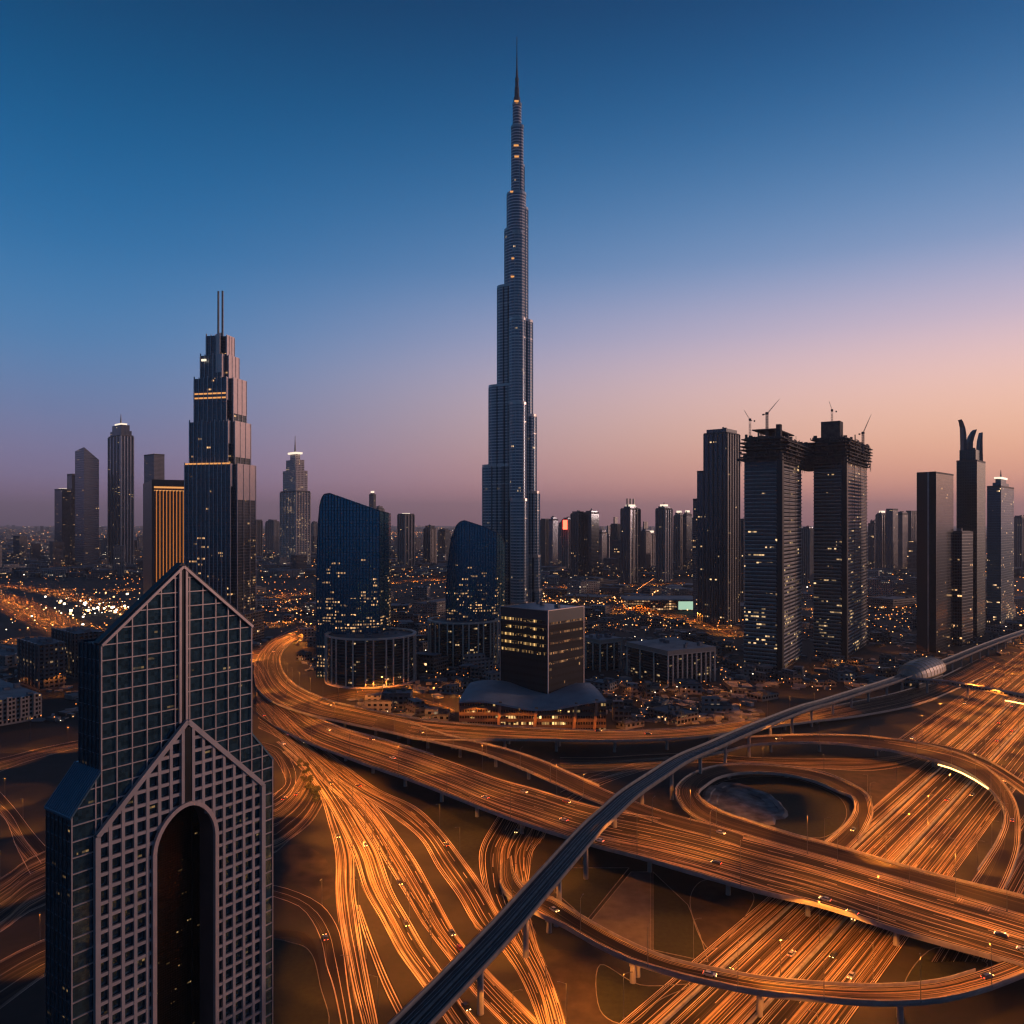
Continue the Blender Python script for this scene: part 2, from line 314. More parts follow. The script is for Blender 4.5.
def road(key, ctrl, lanes, mat='asphalt', name='road', deck=None, parapet=(None, None), piers=None, label=None, cat=None, dz=0.0, solid=(), step=6.0, edge=True, paint=True, pier_h=.0):
    L_, R_ = [], []
    for c in ctrl:
        if len(c) == 5 : a, b = G(c[0], c[1], c[4]), G(c[2], c[3], c[4])
        else: a, b = Vector(c[0]), Vector(c[1])
        a.z += dz; b.z += dz; L_.append(a); R_.append(b)
    A, B = [], []
    for i in range(len(L_) - 1):
        q = lambda P: [P[min(max(i + k, 0), len(P) - 1)] for k in (-1, 0, 1, 2)]
        n = max(2, int(((L_[i] + R_[i]) / 2 - (L_[i + 1] + R_[i + 1]) / 2).length / step))
        for j in range(n): A.append(cr(*q(L_), j / n)); B.append(cr(*q(R_), j / n))
    A.append(L_[-1]); B.append(R_[-1])
    ROADS[key] = (A, B, lanes)
    n = len(A); vv = [0.0]
    for i in range(1, n): vv.append(vv[-1] + ((A[i] + B[i]) / 2 - (A[i - 1] + B[i - 1]) / 2).length)
    # A is one edge, B the other; orient so that faces look up
    def quad(mb, a0, b0, b1, a1, uv, mt=0):
        nrm = (Vector(b0) - Vector(a0)).cross(Vector(a1) - Vector(a0))
        if nrm.z >= 0: mb.face([a0, b0, b1, a1], uv, mt)
        else: mb.face([a1, b1, b0, a0], [uv[3], uv[2], uv[1], uv[0]], mt)
    top = MB()
    for i in range(n - 1):
        w0, w1 = (A[i] - B[i]).length, (A[i + 1] - B[i + 1]).length
        quad(top, A[i], B[i], B[i + 1], A[i + 1], [(0, vv[i]), (w0, vv[i]), (w1, vv[i + 1]), (0, vv[i + 1])])
    if deck: root = empty(name, (A[n // 2] + B[n // 2]) / 2 * 1.0); root.location.z = 0; inv = root.location.copy()
    def shift(mb):
        if deck: mb.v = [(x - inv.x, y - inv.y, z - inv.z) for x, y, z in mb.v]
        return mb
    if deck:
        tag(root, label, cat or 'flyover')
        par = root
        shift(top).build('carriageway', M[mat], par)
    else:
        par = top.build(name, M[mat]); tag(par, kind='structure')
    # lane lines, plus extra lines drawn in place of light trails
    if paint:
        mk = MB()
        def line(fr, off, wd, dash=None):
            for i in range(n - 1):
                if dash and (int(vv[i] / dash) % 2): continue
                q = []
                for k in (i, i + 1):
                    d = (B[k] - A[k]); w = d.length; d = d / w; c = A[k] + d * (w * fr + off); q += [c - d * wd / 2, c + d * wd / 2]
                zz = Vector((0, 0, .015)); quad(mk, q[0] + zz, q[1] + zz, q[3] + zz, q[2] + zz, [(0, 0), (1, 0), (1, 1), (0, 1)])
        if edge: line(0, .8, .45); line(1, -.8, .45)
        if edge and lanes != 2:
            for o_, w_ in ((1.7, .24), (2.5, .16)): line(0, o_, w_); line(1, -o_, w_)  # bundled edge lines imitate bright light trails in paint
        for k in range(1, lanes): line(k / lanes, 0, .30, 11 if (lanes > 4 and k % 4 == 2 and not solid) else None)
        if mk.f: shift(mk).build('lane_and_trail_lines', M['paint'], par)
    if deck:
        dk = MB(); t = deck
        for i in range(n - 1):
            e = Vector((0, 0, -.02)); a0, a1, b0, b1 = A[i] + e, A[i + 1] + e, B[i] + e, B[i + 1] + e; dn = Vector((0, 0, -t * .45)); dn2 = Vector((0, 0, -t))
            ia0, ib0 = A[i].lerp(B[i], .16) + dn2, A[i].lerp(B[i], .84) + dn2; ia1, ib1 = A[i + 1].lerp(B[i + 1], .16) + dn2, A[i + 1].lerp(B[i + 1], .84) + dn2
            for q in ([a0, a1, a1 + dn, a0 + dn], [b1, b0, b0 + dn, b1 + dn], [a0 + dn, a1 + dn, ia1, ia0], [ia0, ia1, ib1, ib0], [ib0, ib1, b1 + dn, b0 + dn]): dk.face(q)
        shift(dk).build('deck_girder', M['concrete'], par)
    for side, rng in zip((0, 1), parapet):
        if rng is None: continue
        E = A if side == 0 else B; O = B if side == 0 else A
        i0, i1 = int(rng[0] * (n - 1)), int(rng[1] * (n - 1)); pp = MB()
        for i in range(i0, i1):
            q = []
            for k in (i, i + 1):
                d = (O[k] - E[k]).normalized(); q += [E[k] + d * .02, E[k] + d * .42]
            u = Vector((0, 0, 1.05)); dn = Vector((0, 0, -.3))
            for f in ([q[0] + dn, q[2] + dn, q[2] + u, q[0] + u], [q[3] + dn, q[1] + dn, q[1] + u, q[3] + u]): pp.face(f)
            quad(pp, q[0] + u, q[1] + u, q[3] + u, q[2] + u, [(0, 0)] * 4)
        if pp.f: shift(pp).build('parapet', M['parapet'], par)
    if deck and piers:
        sp_, i0, i1, cols = piers; nxt = vv[int(i0 * (n - 1))]
        for i in range(int(i0 * (n - 1)), int(i1 * (n - 1))):
            if vv[i] < nxt: continue
            nxt = vv[i] + sp_; a, b = A[i], B[i]; z1 = a.z - deck
            if z1 < 2.2: continue
            d = (b - a); w = d.length; d.normalize(); pb = MB(); ca, cb = a + d * w * .17, a + d * w * .83
            ca.z = cb.z = z1 - .55; pb.bar(ca, cb, 1.8, 1.1)
            for f in ([.5] if cols == 1 else [.28, .72] if cols == 2 else [.2, .5, .8]):
                c = a + d * w * f
                if math.hypot(c.x - 0, c.y) < 10: continue
                pb.cyl(c.x, c.y, 1.15, -.2, z1 - 1.05, .95, 10)
            shift(pb).build('pier', M['concrete'], par)
    return par
# straight ground motorway, from below the frame to the horizon
def hw(off, d): return (58 + off + .87 * (d - 290), d)
def hroad(key, o0, o1, d0, d1, lanes, z, **kw):
    ds = []; d = d0
    while d < d1: ds.append(d); d *= 1.25
    ds.append(d1)
    road(key, [(Vector((*hw(o0, d), z)), Vector((*hw(o1, d), z))) for d in ds], lanes, step=12, **kw)
hroad('motorway service lane', 0, 13, 170, 2500, 3, .06)
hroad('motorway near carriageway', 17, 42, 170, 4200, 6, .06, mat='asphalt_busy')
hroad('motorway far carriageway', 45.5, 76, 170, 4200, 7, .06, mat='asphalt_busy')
hroad('motorway frontage road', 90, 112, 300, 1800, 5, .05)
hroad('collector road', -42, -6, 575, 2600, 8, .055, mat='asphalt_busy')
def barrier(o, d0, d1, label):
    mb = MB(); d = d0
    while d < d1:
        a, b = hw(o, d), hw(o, min(d + 40, d1)); mb.bar((*a, .5), (*b, .5), .9, 1.0); d += 40
    tag(mb.build('concrete_barrier', M['parapet']), label, 'barrier')
barrier(43.7, 172, 1800, 'concrete median barrier dividing the straight motorway')
barrier(15, 172, 1500, 'concrete barrier between the motorway and its narrow service lane')
# ground roads of the interchange
road('cross road', [(-60, 905, -60, 965, .05), (0, 878, 0, 933, .05), (46, 850, 46, 905, .05), (150, 820, 160, 872, .05), (262, 806, 262, 858, .05), (283, 797, 290, 840, .05), (296, 782, 312, 822, .05), (304, 765, 325, 800, .06)], 6, mat='asphalt')
road('back loop road', [(262, 742, 262, 749, .04), (278, 747, 272, 756, .04), (291, 760, 280, 768, .04), (297, 778, 285, 782, .04), (291, 795, 276, 792, .04), (276, 806, 262, 800, .04)], 2)
road('underpass road', [(560, 757, 560, 788, .06), (600, 757, 600, 779, .06), (650, 754, 650, 768, .06), (700, 753, 700, 763, .06), (756, 757, 756, 765, .06), (824, 758, 824, 769, .06), (873, 758, 866, 771, .06), (912, 752, 905, 766, .06), (940, 738, 935, 752, .06)], 3, mat='asphalt_busy')
road('slip road', [(560, 792, 575, 805, .05), (592, 776, 600, 786, .05), (630, 764, 640, 772, .05), (668, 756, 680, 762, .05)], 2)
road('park road', [(258, 884, 258, 893, .05), (276, 885, 276, 898, .05), (299, 892, 299, 907, .05), (322, 904, 312, 922, .05), (337, 924, 321, 943, .05), (344, 948, 325, 965, .05), (350, 986, 332, 990, .05), (357, 1030, 340, 1030, .05), (362, 1080, 346, 1080, .05)], 2, mat='asphalt_smooth')
road('garden lane', [(255, 929, 255, 938, .03), (276, 929.5, 276, 938, .03), (297, 930, 295, 938.5, .03), (311, 937, 305, 945, .03), (318, 955, 313, 958, .03), (323, 990, 317, 990, .03), (333, 1040, 325, 1040, .03)], 2, mat='asphalt_smooth', paint=False)
road('west avenue', [(-40, 580, -40, 603, .05), (0, 588, 0, 613, .05), (33, 601, 33, 626, .05), (66, 618, 66, 637, .05), (100, 634, 95, 646, .05), (150, 650, 150, 662, .05), (200, 655, 200, 668, .05), (262, 648, 262, 664, .05)], 7, mat='asphalt_busy')
road('west street', [(-60, 768, -60, 800, .05), (0, 758, 0, 772, .05), (40, 748, 40, 758, .05), (90, 738, 90, 746, .05), (160, 726, 160, 733, .05)], 3)
road('yard road', [(-10, 780, -40, 800, .04), (14, 806, 0, 815, .04), (34, 832, 16, 848, .04), (52, 852, 30, 875, .04)], 2)
road('south slip road', [(-60, 985, -60, 1040, .04), (0, 960, 0, 1010, .04), (40, 940, 40, 980, .04), (110, 920, 110, 945, .04), (200, 915, 200, 930, .04)], 3, mat='asphalt_smooth')
# the fan of strands that pours down from the flyover
road('fan strand one', [(296, 745, 282, 752, .12), (322, 778, 314, 785, .10), (344, 824, 328, 826, .08), (354, 853, 334, 853, .08), (356, 888, 335, 888, .08), (360, 918, 338, 918, .08), (365, 949, 344, 949, .08), (373, 990, 352, 990, .08), (381, 1030, 362, 1030, .08), (390, 1090, 372, 1090, .08)], 4)
road('fan side strand', [(361, 905, 355, 905, .07), (370, 930, 361, 930, .07), (379, 953, 369, 953, .07), (391, 981, 381, 985, .07), (406, 1012, 397, 1018, .07), (425, 1050, 415, 1055, .07)], 2)
road('fan strand two', [(290, 738, 276, 742, .14), (318, 762, 300, 764, .13), (345, 795, 322, 796, .12), (366, 828, 341, 830, .10), (380, 852, 353, 858, .10), (394, 890, 363, 890, .10), (410, 918, 378, 917, .10), (426, 945, 397, 953, .10), (444, 971, 422, 988, .10), (463, 1001, 446, 1024, .10), (490, 1035, 470, 1062, .10)], 6, mat='asphalt_busy')
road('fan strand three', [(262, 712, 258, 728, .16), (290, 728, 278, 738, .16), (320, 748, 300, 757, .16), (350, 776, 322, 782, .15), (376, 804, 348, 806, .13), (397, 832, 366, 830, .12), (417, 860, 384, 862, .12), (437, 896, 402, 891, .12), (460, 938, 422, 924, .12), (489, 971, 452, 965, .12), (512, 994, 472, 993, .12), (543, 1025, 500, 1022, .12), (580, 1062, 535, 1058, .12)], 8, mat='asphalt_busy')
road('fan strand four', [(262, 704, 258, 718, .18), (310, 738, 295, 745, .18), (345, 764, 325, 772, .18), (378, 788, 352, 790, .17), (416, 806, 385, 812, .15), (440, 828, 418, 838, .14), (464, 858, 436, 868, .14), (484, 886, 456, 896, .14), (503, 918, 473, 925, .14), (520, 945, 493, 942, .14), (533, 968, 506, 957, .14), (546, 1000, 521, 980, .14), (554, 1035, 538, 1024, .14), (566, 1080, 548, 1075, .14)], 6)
road('south connector', [(508, 800, 552, 815, .09), (493, 822, 548, 832, .09), (480, 845, 534, 852, .09), (478, 865, 531, 872, .09), (484, 892, 528, 900, .09), (497, 918, 533, 922, .09), (512, 945, 541, 952, .09), (527, 970, 551, 975, .09), (537, 1000, 561, 1003, .09), (545, 1035, 570, 1035, .09), (555, 1085, 580, 1085, .09)], 7)
# raised decks
PR = (0, 1)
road('north flyover', [(372, 622, 356, 617, .6), (330, 627, 312, 623, .8), (300, 638, 278, 636, 1.0), (283, 652, 258, 655, 1.4), (282, 668, 254, 678, 2.2), (296, 685, 266, 698, 3.5), (328, 700, 302, 713, 5.5), (361, 708, 345, 723, 7.5), (406, 717, 392, 733, 9), (440, 722, 428, 740, 9.5), (528, 728, 520, 740, 10), (616, 731, 614, 741, 10), (689, 728, 690, 738, 9), (740, 722, 745, 731, 7), (800, 713, 810, 722, 5), (850, 703, 860, 716, 3), (900, 692, 915, 705, 1.5), (940, 678, 955, 690, .4), (985, 655, 1005, 666, .2)],
     6, 'asphalt_busy', 'flyover', 1.7, ((.12, .93), (.36, .93)), (36, .25, .85, 2), 'long curving flyover passing in front of the dark office block podium', 'flyover')
road('ramp flyover', [(380, 716, 372, 727, 8.6), (410, 723, 400, 734, 9.2), (440, 733, 425, 740, 9.5), (455, 737, 442, 744, 9.7), (498, 747, 480, 753, 10), (537, 759, 520, 768, 10), (576, 776, 556, 784, 10), (615, 793, 590, 799, 10), (650, 806, 628, 813, 10), (678, 815, 665, 826, 10.02), (717, 825, 710, 838, 10.02), (744, 834, 740, 848, 10.02)],
     1, 'asphalt_smooth', 'flyover', 1.7, ((.12, .72), (.2, .56)), (30, .1, .55, 1), 'narrow curved ramp flyover merging into the wide flyover beside the metro viaduct', 'flyover')
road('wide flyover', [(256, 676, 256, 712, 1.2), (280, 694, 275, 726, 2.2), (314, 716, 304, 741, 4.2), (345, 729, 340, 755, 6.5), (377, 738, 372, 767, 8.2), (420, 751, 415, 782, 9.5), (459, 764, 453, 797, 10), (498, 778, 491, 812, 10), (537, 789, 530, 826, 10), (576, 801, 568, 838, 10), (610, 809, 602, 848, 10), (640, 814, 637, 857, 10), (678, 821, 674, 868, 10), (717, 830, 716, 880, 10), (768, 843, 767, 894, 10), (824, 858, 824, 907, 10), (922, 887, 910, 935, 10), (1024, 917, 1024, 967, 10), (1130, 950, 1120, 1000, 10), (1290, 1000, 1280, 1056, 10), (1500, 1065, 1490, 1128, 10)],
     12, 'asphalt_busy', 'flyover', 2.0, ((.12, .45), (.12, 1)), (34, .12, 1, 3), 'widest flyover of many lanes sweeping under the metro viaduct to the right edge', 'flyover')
road('inner loop', [(842, 856, 820, 846, .3), (862, 836, 842, 828, .6), (872, 818, 852, 815, 1.2), (873, 808, 854, 806, 2), (868, 795, 851, 797, 2.4), (853, 785, 838, 792, 2.8), (824, 773, 815, 782, 3.4), (790, 767, 785, 775, 4), (750, 764, 750, 773, 4.8), (717, 766, 722, 777, 5.6), (690, 775, 706, 786, 6.6), (675, 790, 699, 794, 7.4), (683, 808, 706, 803, 8.2), (705, 822, 725, 813, 9), (744, 835, 758, 824, 9.6), (800, 851, 800, 837, 10), (828, 859, 828, 844, 10.03), (924, 887, 924, 872, 10.03), (1024, 917, 1024, 897, 10.03), (1130, 950, 1130, 925, 10.03), (1290, 1000, 1290, 970, 10.03), (1500, 1065, 1500, 1030, 10.03)],
     1, 'asphalt_smooth', 'flyover', 1.6, ((.05, .48), (.0, 1)), (34, .2, .62, 1), 'oval loop ramp circling the dark earth pit and climbing to the wide flyover', 'flyover')
road('outer loop', [(700, 748, 702, 757, 5), (725, 742, 728, 751, 7), (752, 737, 754, 745, 8.5), (800, 735, 800, 743, 9), (838, 735, 838, 744, 9), (873, 737, 880, 749, 9), (922, 744, 925, 758, 9), (961, 755, 959, 769, 9), (992, 772, 984, 785, 9), (1012, 795, 998, 800, 9), (1020, 818, 1004, 817, 9), (1020, 845, 998, 838, 9.2), (1014, 868, 986, 858, 9.5), (1003, 893, 970, 881, 9.9), (990, 912, 955, 900, 10.0)],
     1, 'asphalt_smooth', 'flyover', 1.7, ((.02, .94), (.02, .92)), (33, .05, .9, 1), 'tall outer loop flyover curving over the motorway with a glowing inner edge', 'flyover')
road('east flyover', [(880, 738, 888, 743, 9.05), (922, 742, 926, 750, 9.05), (955, 748, 958, 758, 9.05), (990, 762, 992, 772, 9.05), (1024, 783, 1024, 794, 9.05), (1070, 815, 1066, 830, 9.05), (1120, 860, 1110, 880, 9.05), (1180, 925, 1160, 950, 9.4)],
     2, 'asphalt', 'flyover', 1.5, ((.2, 1), (.45, 1)), (36, .45, 1, 1), 'short ramp splitting off the outer loop flyover towards the right edge', 'flyover')
road('south loop', [(512, 855, 500, 865, 1), (516, 875, 500, 885, 3), (528, 890, 512, 900, 5), (553, 899, 535, 913, 7), (577, 914, 565, 927, 8.5), (606, 931, 596, 945, 9), (640, 948, 630, 961, 9), (672, 960, 665, 972, 9), (702, 967, 700, 981, 9), (761, 978, 759, 993, 9), (824, 984, 824, 1000, 9), (881, 986, 881, 1004, 9), (935, 982, 940, 1001, 9.2), (975, 971, 992, 988, 9.6), (1000, 962, 1028, 974, 9.9), (1030, 950, 1070, 962, 10.01)],
     1, 'asphalt', 'flyover', 1.9, ((.12, .88), (.12, .95)), (40, .1, .9, 2), 'lower loop flyover bowing across the motorway near the bottom edge', 'flyover')
# glowing strip on the loop's inner edge and under the footbridge
def strip(pts, label):
    mb = MB(); p = [G(*q) for q in pts]
    for i in range(len(p) - 1): mb.bar(p[i], p[i + 1], .35, .9)
    tag(mb.build('light_strip', M['sodium_strip']), label, 'light strip')
strip([(938, 764.5, 9.3), (950, 768, 9.3), (962, 773, 9.3), (975, 780, 9.3), (988, 788.5, 9.3)], 'glowing white light strip along the inner edge of the outer loop flyover')
# metro viaduct: trough deck between two raised walls
def metro():
    cl = [(330, 1115, 20), (395, 1043, 20), (446, 990, 20), (503, 930, 20), (553, 873, 20), (590, 831, 20), (610, 812, 20), (630, 794, 20), (655, 777, 20), (683, 759, 20), (713, 746, 20), (749, 730, 19), (802, 709, 17), (826, 702, 16), (862, 690.5, 14.5), (895, 680, 13.5)]
    P = [G(*c) for c in cl]
    Q = [P[-1] + (P[-1] - P[-2]).normalized() * 20, ]
    far = [(948, 661, 13.5), (985, 646, 13.5), (1024, 632, 13.5), (1080, 614, 13.5)]
    P += [G(*c) for c in far]
    pts = []
    for i in range(len(P) - 1):
        g4 = [P[min(max(i + k, 0), len(P) - 1)] for k in (-1, 0, 1, 2)]
        n = max(2, int((P[i] - P[i + 1]).length / 7))
        for j in range(n): pts.append(cr(*g4, j / n))
    pts.append(P[-1]); n = len(pts); nor = []
    for i in range(n):
        t = (pts[min(i + 1, n - 1)] - pts[max(i - 1, 0)]); t.z = 0; t.normalize(); nor.append(Vector((t.y, -t.x, 0)))
    root = empty('metro_viaduct'); tag(root, 'slim dark metro viaduct on single columns crossing above every flyover', 'viaduct')
    def ext(name, prof, mat):
        mb = MB()
        for i in range(n - 1):
            for a, b in zip(prof, prof[1:] + prof[:1]):
                f = lambda k, q: pts[k] + nor[k] * q[0] + Vector((0, 0, q[1]))
                mb.face([f(i, a), f(i, b), f(i + 1, b), f(i + 1, a)])
        return mb.build(name, mat, root)
    ext('track_bed', [(-4.6, 0), (4.6, 0), (4.6, -.5), (-4.6, -.5)], M['track_bed'])
    ext('girder', [(-5.2, -.35), (5.2, -.35), (4.4, -1.6), (2.2, -3.0), (-2.2, -3.0), (-4.4, -1.6)], M['viaduct_grey'])
    for s in (-1, 1): ext('side_wall', [(s * 4.7, -.33), (s * 5.3, -.33), (s * 5.5, 1.5), (s * 5.0, 1.5)], M['viaduct_grey'])
    for c in (-2.3, 2.3):
        for r in (-.75, .75): ext('rail', [(c + r - .09, .02), (c + r + .09, .02), (c + r + .07, .22), (c + r - .07, .22)], M['rail'])
    ext('walkway', [(-.5, .02), (.5, .02), (.5, .3), (-.5, .3)], M['viaduct_grey'])
    acc = 0
    for i in range(1, n):
        acc += (pts[i] - pts[i - 1]).length
        if acc > 34 and pts[i].z > 5:
            acc = 0; p = pts[i]; pb = MB(); pb.cyl(p.x, p.y, 1.15, -.2, p.z - 5, 1.05, 12); pb.cyl(p.x, p.y, 1.05, p.z - 5, p.z - 2.9, 2.1, 12)
            pb.build('column', M['concrete'], root)
    return pts, nor
M['viaduct_grey'] = rough_mat('viaduct_grey', (.24, .215, .20), (.15, .135, .13), .25, rough=.6)
M['rail'] = rough_mat('rail', (.30, .33, .36), rough=.35, metal=.8)
MPTS, MNOR = metro()
ROADS['metro'] = ([p + Vector((6, 0, 0)) for p in MPTS], [p - Vector((6, 0, 0)) for p in MPTS], 1)
def station():
    c = G(922, 670, 13.5); t = (G(948, 661, 13.5) - G(895, 680, 13.5)).normalized(); ang = math.atan2(t.y, t.x)
    r = empty('metro_station', (c.x, c.y, 0), ang); tag(r, 'gold shell roofed metro station straddling the viaduct beside the motorway', 'metro station')
    L_, W_ = 46, 15; n, m = 22, 12; a = MB(); rows = []
    for i in range(n + 1):
        s = -1 + 2 * i / n; k = max(0, 1 - abs(s) ** 2.6) ** .5; row = []
        for j in range(m + 1):
            th = math.pi * j / m; row.append((s * L_, math.cos(th) * W_ * (.25 + .75 * k), 11 + math.sin(th) ** .8 * (3 + 11 * k)))
        rows.append(row)
    for i in range(n):
        for j in range(m):
            q = [rows[i][j], rows[i + 1][j], rows[i + 1][j + 1], rows[i][j + 1]]; a.face(q, [(p[0], p[1]) for p in q], smooth=True)
    a.build('shell_roof', M['shell'], r)
    b = MB()
    for i in range(n): b.bar((rows[i][0][0], rows[i][0][1], rows[i][0][2]), rows[i + 1][0], .7); b.bar(rows[i][m], rows[i + 1][m], .7)
    for i in range(1, n, 2):
        for j in range(m): b.bar((rows[i][j][0], rows[i][j][1] * 1.01, rows[i][j][2] + .1), (rows[i][j + 1][0], rows[i][j + 1][1] * 1.01, rows[i][j + 1][2] + .1), .3)
    b.build('eave_trim', M['gold_trim'], r)
    MB().box(-34, -9, 0.05, 34, 9, 10.2, 0).build('concourse', M['shop_front'], r)
    return c, t
M['shell'] = rough_mat('shell', (.42, .34, .28), (.30, .24, .2), .3, rough=.45, metal=.3)
M['gold_trim'] = rough_mat('gold_trim', (.6, .42, .2), rough=.35, metal=.7)
M['shop_front'] = facade('shop_front', 3, 4.5, .12, .25, (.2, .18, .16), (.1, .12, .14), .25, es=2)
STC, STT = station()
def footbridge():
    P = [G(905, 679.5, 12), G(950, 683, 12), G(990, 690, 11.5), G(1024, 697, 11.5), G(1100, 712, 11)]
    r = empty('footbridge'); tag(r, 'covered footbridge reaching from the metro station across the motorway', 'footbridge')
    a = MB(); b = MB(); c = MB()
    for p, q in zip(P, P[1:]):
        a.bar(p, q, 6, 3.2); b.bar(p + Vector((0, 0, 1.9)), q + Vector((0, 0, 1.9)), 6.8, .5)
        s = (q - p).cross(Vector((0, 0, 1))).normalized() * 3.05
        if s.y > 0: s = -s
        c.bar(p + s + Vector((0, 0, .3)), q + s + Vector((0, 0, .3)), .12, 1.3)
    a.build('gallery', M['viaduct_grey'], r); b.build('roof', M['roof_grey'], r); c.build('window_band', M['shop_front'], r)
    for k in (.5, 1.45, 2.4, 3.2):
        i = int(k); p = P[i].lerp(P[i + 1], k - i); MB().cyl(p.x, p.y, 1.0, -.1, p.z - 1.6, n=10).build('column', M['concrete'], r)
footbridge()
strip([(1005, 700.5, 10), (1014, 702, 10), (1024, 704, 10), (1036, 707, 10)], 'glowing light strip below the footbridge at the right edge')

for nm, pts in (('boulevard', [(530, 612), (590, 606), (640, 612), (700, 622), (745, 640)]), ('boulevard', [(392, 604), (430, 606), (470, 600), (560, 588), (700, 583)]), ('boulevard', [(255, 600), (310, 592), (400, 582), (470, 578)]),
                ('boulevard', [(-20, 566), (60, 570), (150, 574), (260, 572)]), ('boulevard', [(-20, 584), (40, 590), (110, 606), (190, 628), (260, 636)]), ('boulevard', [(808, 612), (860, 604), (930, 600), (1030, 596)]),
                 ('boulevard', [(320, 700), (370, 692), (420, 700), (455, 712)]), ('boulevard', [(820, 578), (900, 573), (1030, 575)])):
    k = 'city boulevard %d' % len(ROADS); road(k, [(*(u, v - .022 * (v - 522) - .4), *(u, v + .022 * (v - 522) + .4), .04) for u, v in pts], 4, name=nm, step=15, paint=False)
# ------------------------------------------------------------------ towers
M['glass_blue'] = facade('glass_blue', 1.5, 4.0, .16, .12, (.03, .09, .14), (.10, .26, .38), .13, (1, .60, .26), 2.2, low=1.6, lowz=130, grough=.15, wave=.1, cl=.03)
M['glass_dark'] = facade('glass_dark', 3.0, 4.0, .12, .18, (.06, .07, .08), (.09, .12, .15), .10, es=1.6, cl=.03)
M['glass_teal'] = facade('glass_teal', 2.4, 4.0, .10, .30, (.20, .20, .20), (.10, .16, .19), .12, es=1.8, cl=.03)
M['ribs_dark'] = facade('ribs_dark', 4.5, 3.8, .34, .10, (.16, .155, .16), (.07, .09, .12), .14, (1, .58, .25), 1.7, cl=.02)
M['ribs_silver'] = facade('ribs_silver', 5.0, 3.8, .40, .08, (.33, .31, .33), (.09, .12, .16), .12, (1, .6, .28), 1.6, cl=.02)
M['stone_grid'] = facade('stone_grid', 3.4, 3.7, .42, .38, (.26, .235, .235), (.05, .06, .08), .16, es=1.6, cl=.02)
M['stone_warm'] = facade('stone_warm', 3.2, 3.6, .45, .42, (.34, .26, .22), (.05, .05, .06), .18, es=1.6, cl=.02)
M['banded'] = facade('banded', 3.0, 4.3, .08, .42, (.15, .15, .15), (.035, .05, .065), .26, (1, .60, .26), 1.5, low=1.0, lowz=150, high=.45, cl=.025)
M['slab_brown'] = facade('slab_brown', 14, 60, .004, .004, (.10, .07, .06), (.12, .085, .075), 0, metal=.35, grough=.4)
M['mirror_glass'] = facade('mirror_glass', 2.2, 3.8, .05, .06, (.09, .09, .10), (.20, .215, .235), .05, es=1.2, grough=.14, metal=.9, spec=.15)
M['low_lit'] = facade('low_lit', 4.0, 4.2, .3, .45, (.15, .13, .12), (.05, .05, .06), .20, (1, .52, .2), 2.2, low=.5, lowz=10, cl=.05)
M['low_dark'] = facade('low_dark', 4.5, 4.0, .4, .5, (.10, .095, .10), (.04, .045, .05), .11, (1, .58, .26), 2.2, cl=.05)
M['low_pale'] = facade('low_pale', 5.0, 4.0, .5, .5, (.24, .22, .21), (.05, .05, .06), .10, (1, .8, .55), 2.2, cl=.05)
M['burj_skin'] = facade('burj_skin', 1.45, 4.0, .10, .34, (.74, .69, .66), (.10, .14, .185), .02, (1, .62, .3), 1.2, metal=.9, frough=.42, grough=.3, low=3, lowz=120, cl=.03)
M['crown_glass'] = facade('crown_glass', 2.2, 3.9, .10, .10, (.04, .06, .065), (.05, .085, .095), .02, es=1.5, grough=.25)
M['crown_metal'] = rough_mat('crown_metal', (.10, .10, .11), rough=.4, metal=.6)
FP = []                                   # footprints (x, y, radius) that small buildings keep clear of
def corner(pxN, d, pxL, pxR, th=35):
    """plan of a box whose near edge stands at pixel column pxN and depth d and whose outer edges stand at pxL and pxR"""
    c, s = math.cos(R(th)), math.sin(R(th)); kN, kL, kR = k_(pxN), k_(pxL), k_(pxR)
    N_ = Vector((kN * d, d)); wl = (N_.x - kL * N_.y) / (c + kL * s); wr = (kR * N_.y - N_.x) / (s - kR * c)
    return N_, wl, wr, R(th)
def tower_root(name, pxN, d, pxL, pxR, th, label, cat='tower', group=None):
    """Empty at the near edge; local +x runs along the right face, local +y along the left face"""
    N_, wl, wr, t = corner(pxN, d, pxL, pxR, th)
    r = empty(name, (N_.x, N_.y, 0), math.pi / 2 - t); tag(r, label, cat, group)
    mid = N_ + Vector((math.sin(t), math.cos(t))) * wr / 2 + Vector((-math.cos(t), math.sin(t))) * wl / 2
    FP.append((mid.x, mid.y, .5 * math.hypot(wl, wr) + 6))
    return r, wr, wl
def rect(x0, y0, x1, y1): return [(x0, y0), (x1, y0), (x1, y1), (x0, y1)]
def roof_kit(r, x0, y0, x1, y1, z, rr, n=3):
    mb = MB()
    for _ in range(n):
        a, b = rr.uniform(x0 + 1, x1 - 5), rr.uniform(y0 + 1, y1 - 5); w, h = rr.uniform(2, 5), rr.uniform(1.5, 4)
        mb.box(a, b, z - .2, a + w, b + w * rr.uniform(.6, 1.4), z + h)
    mb.build('roof_plant', M['roof_grey'], r)
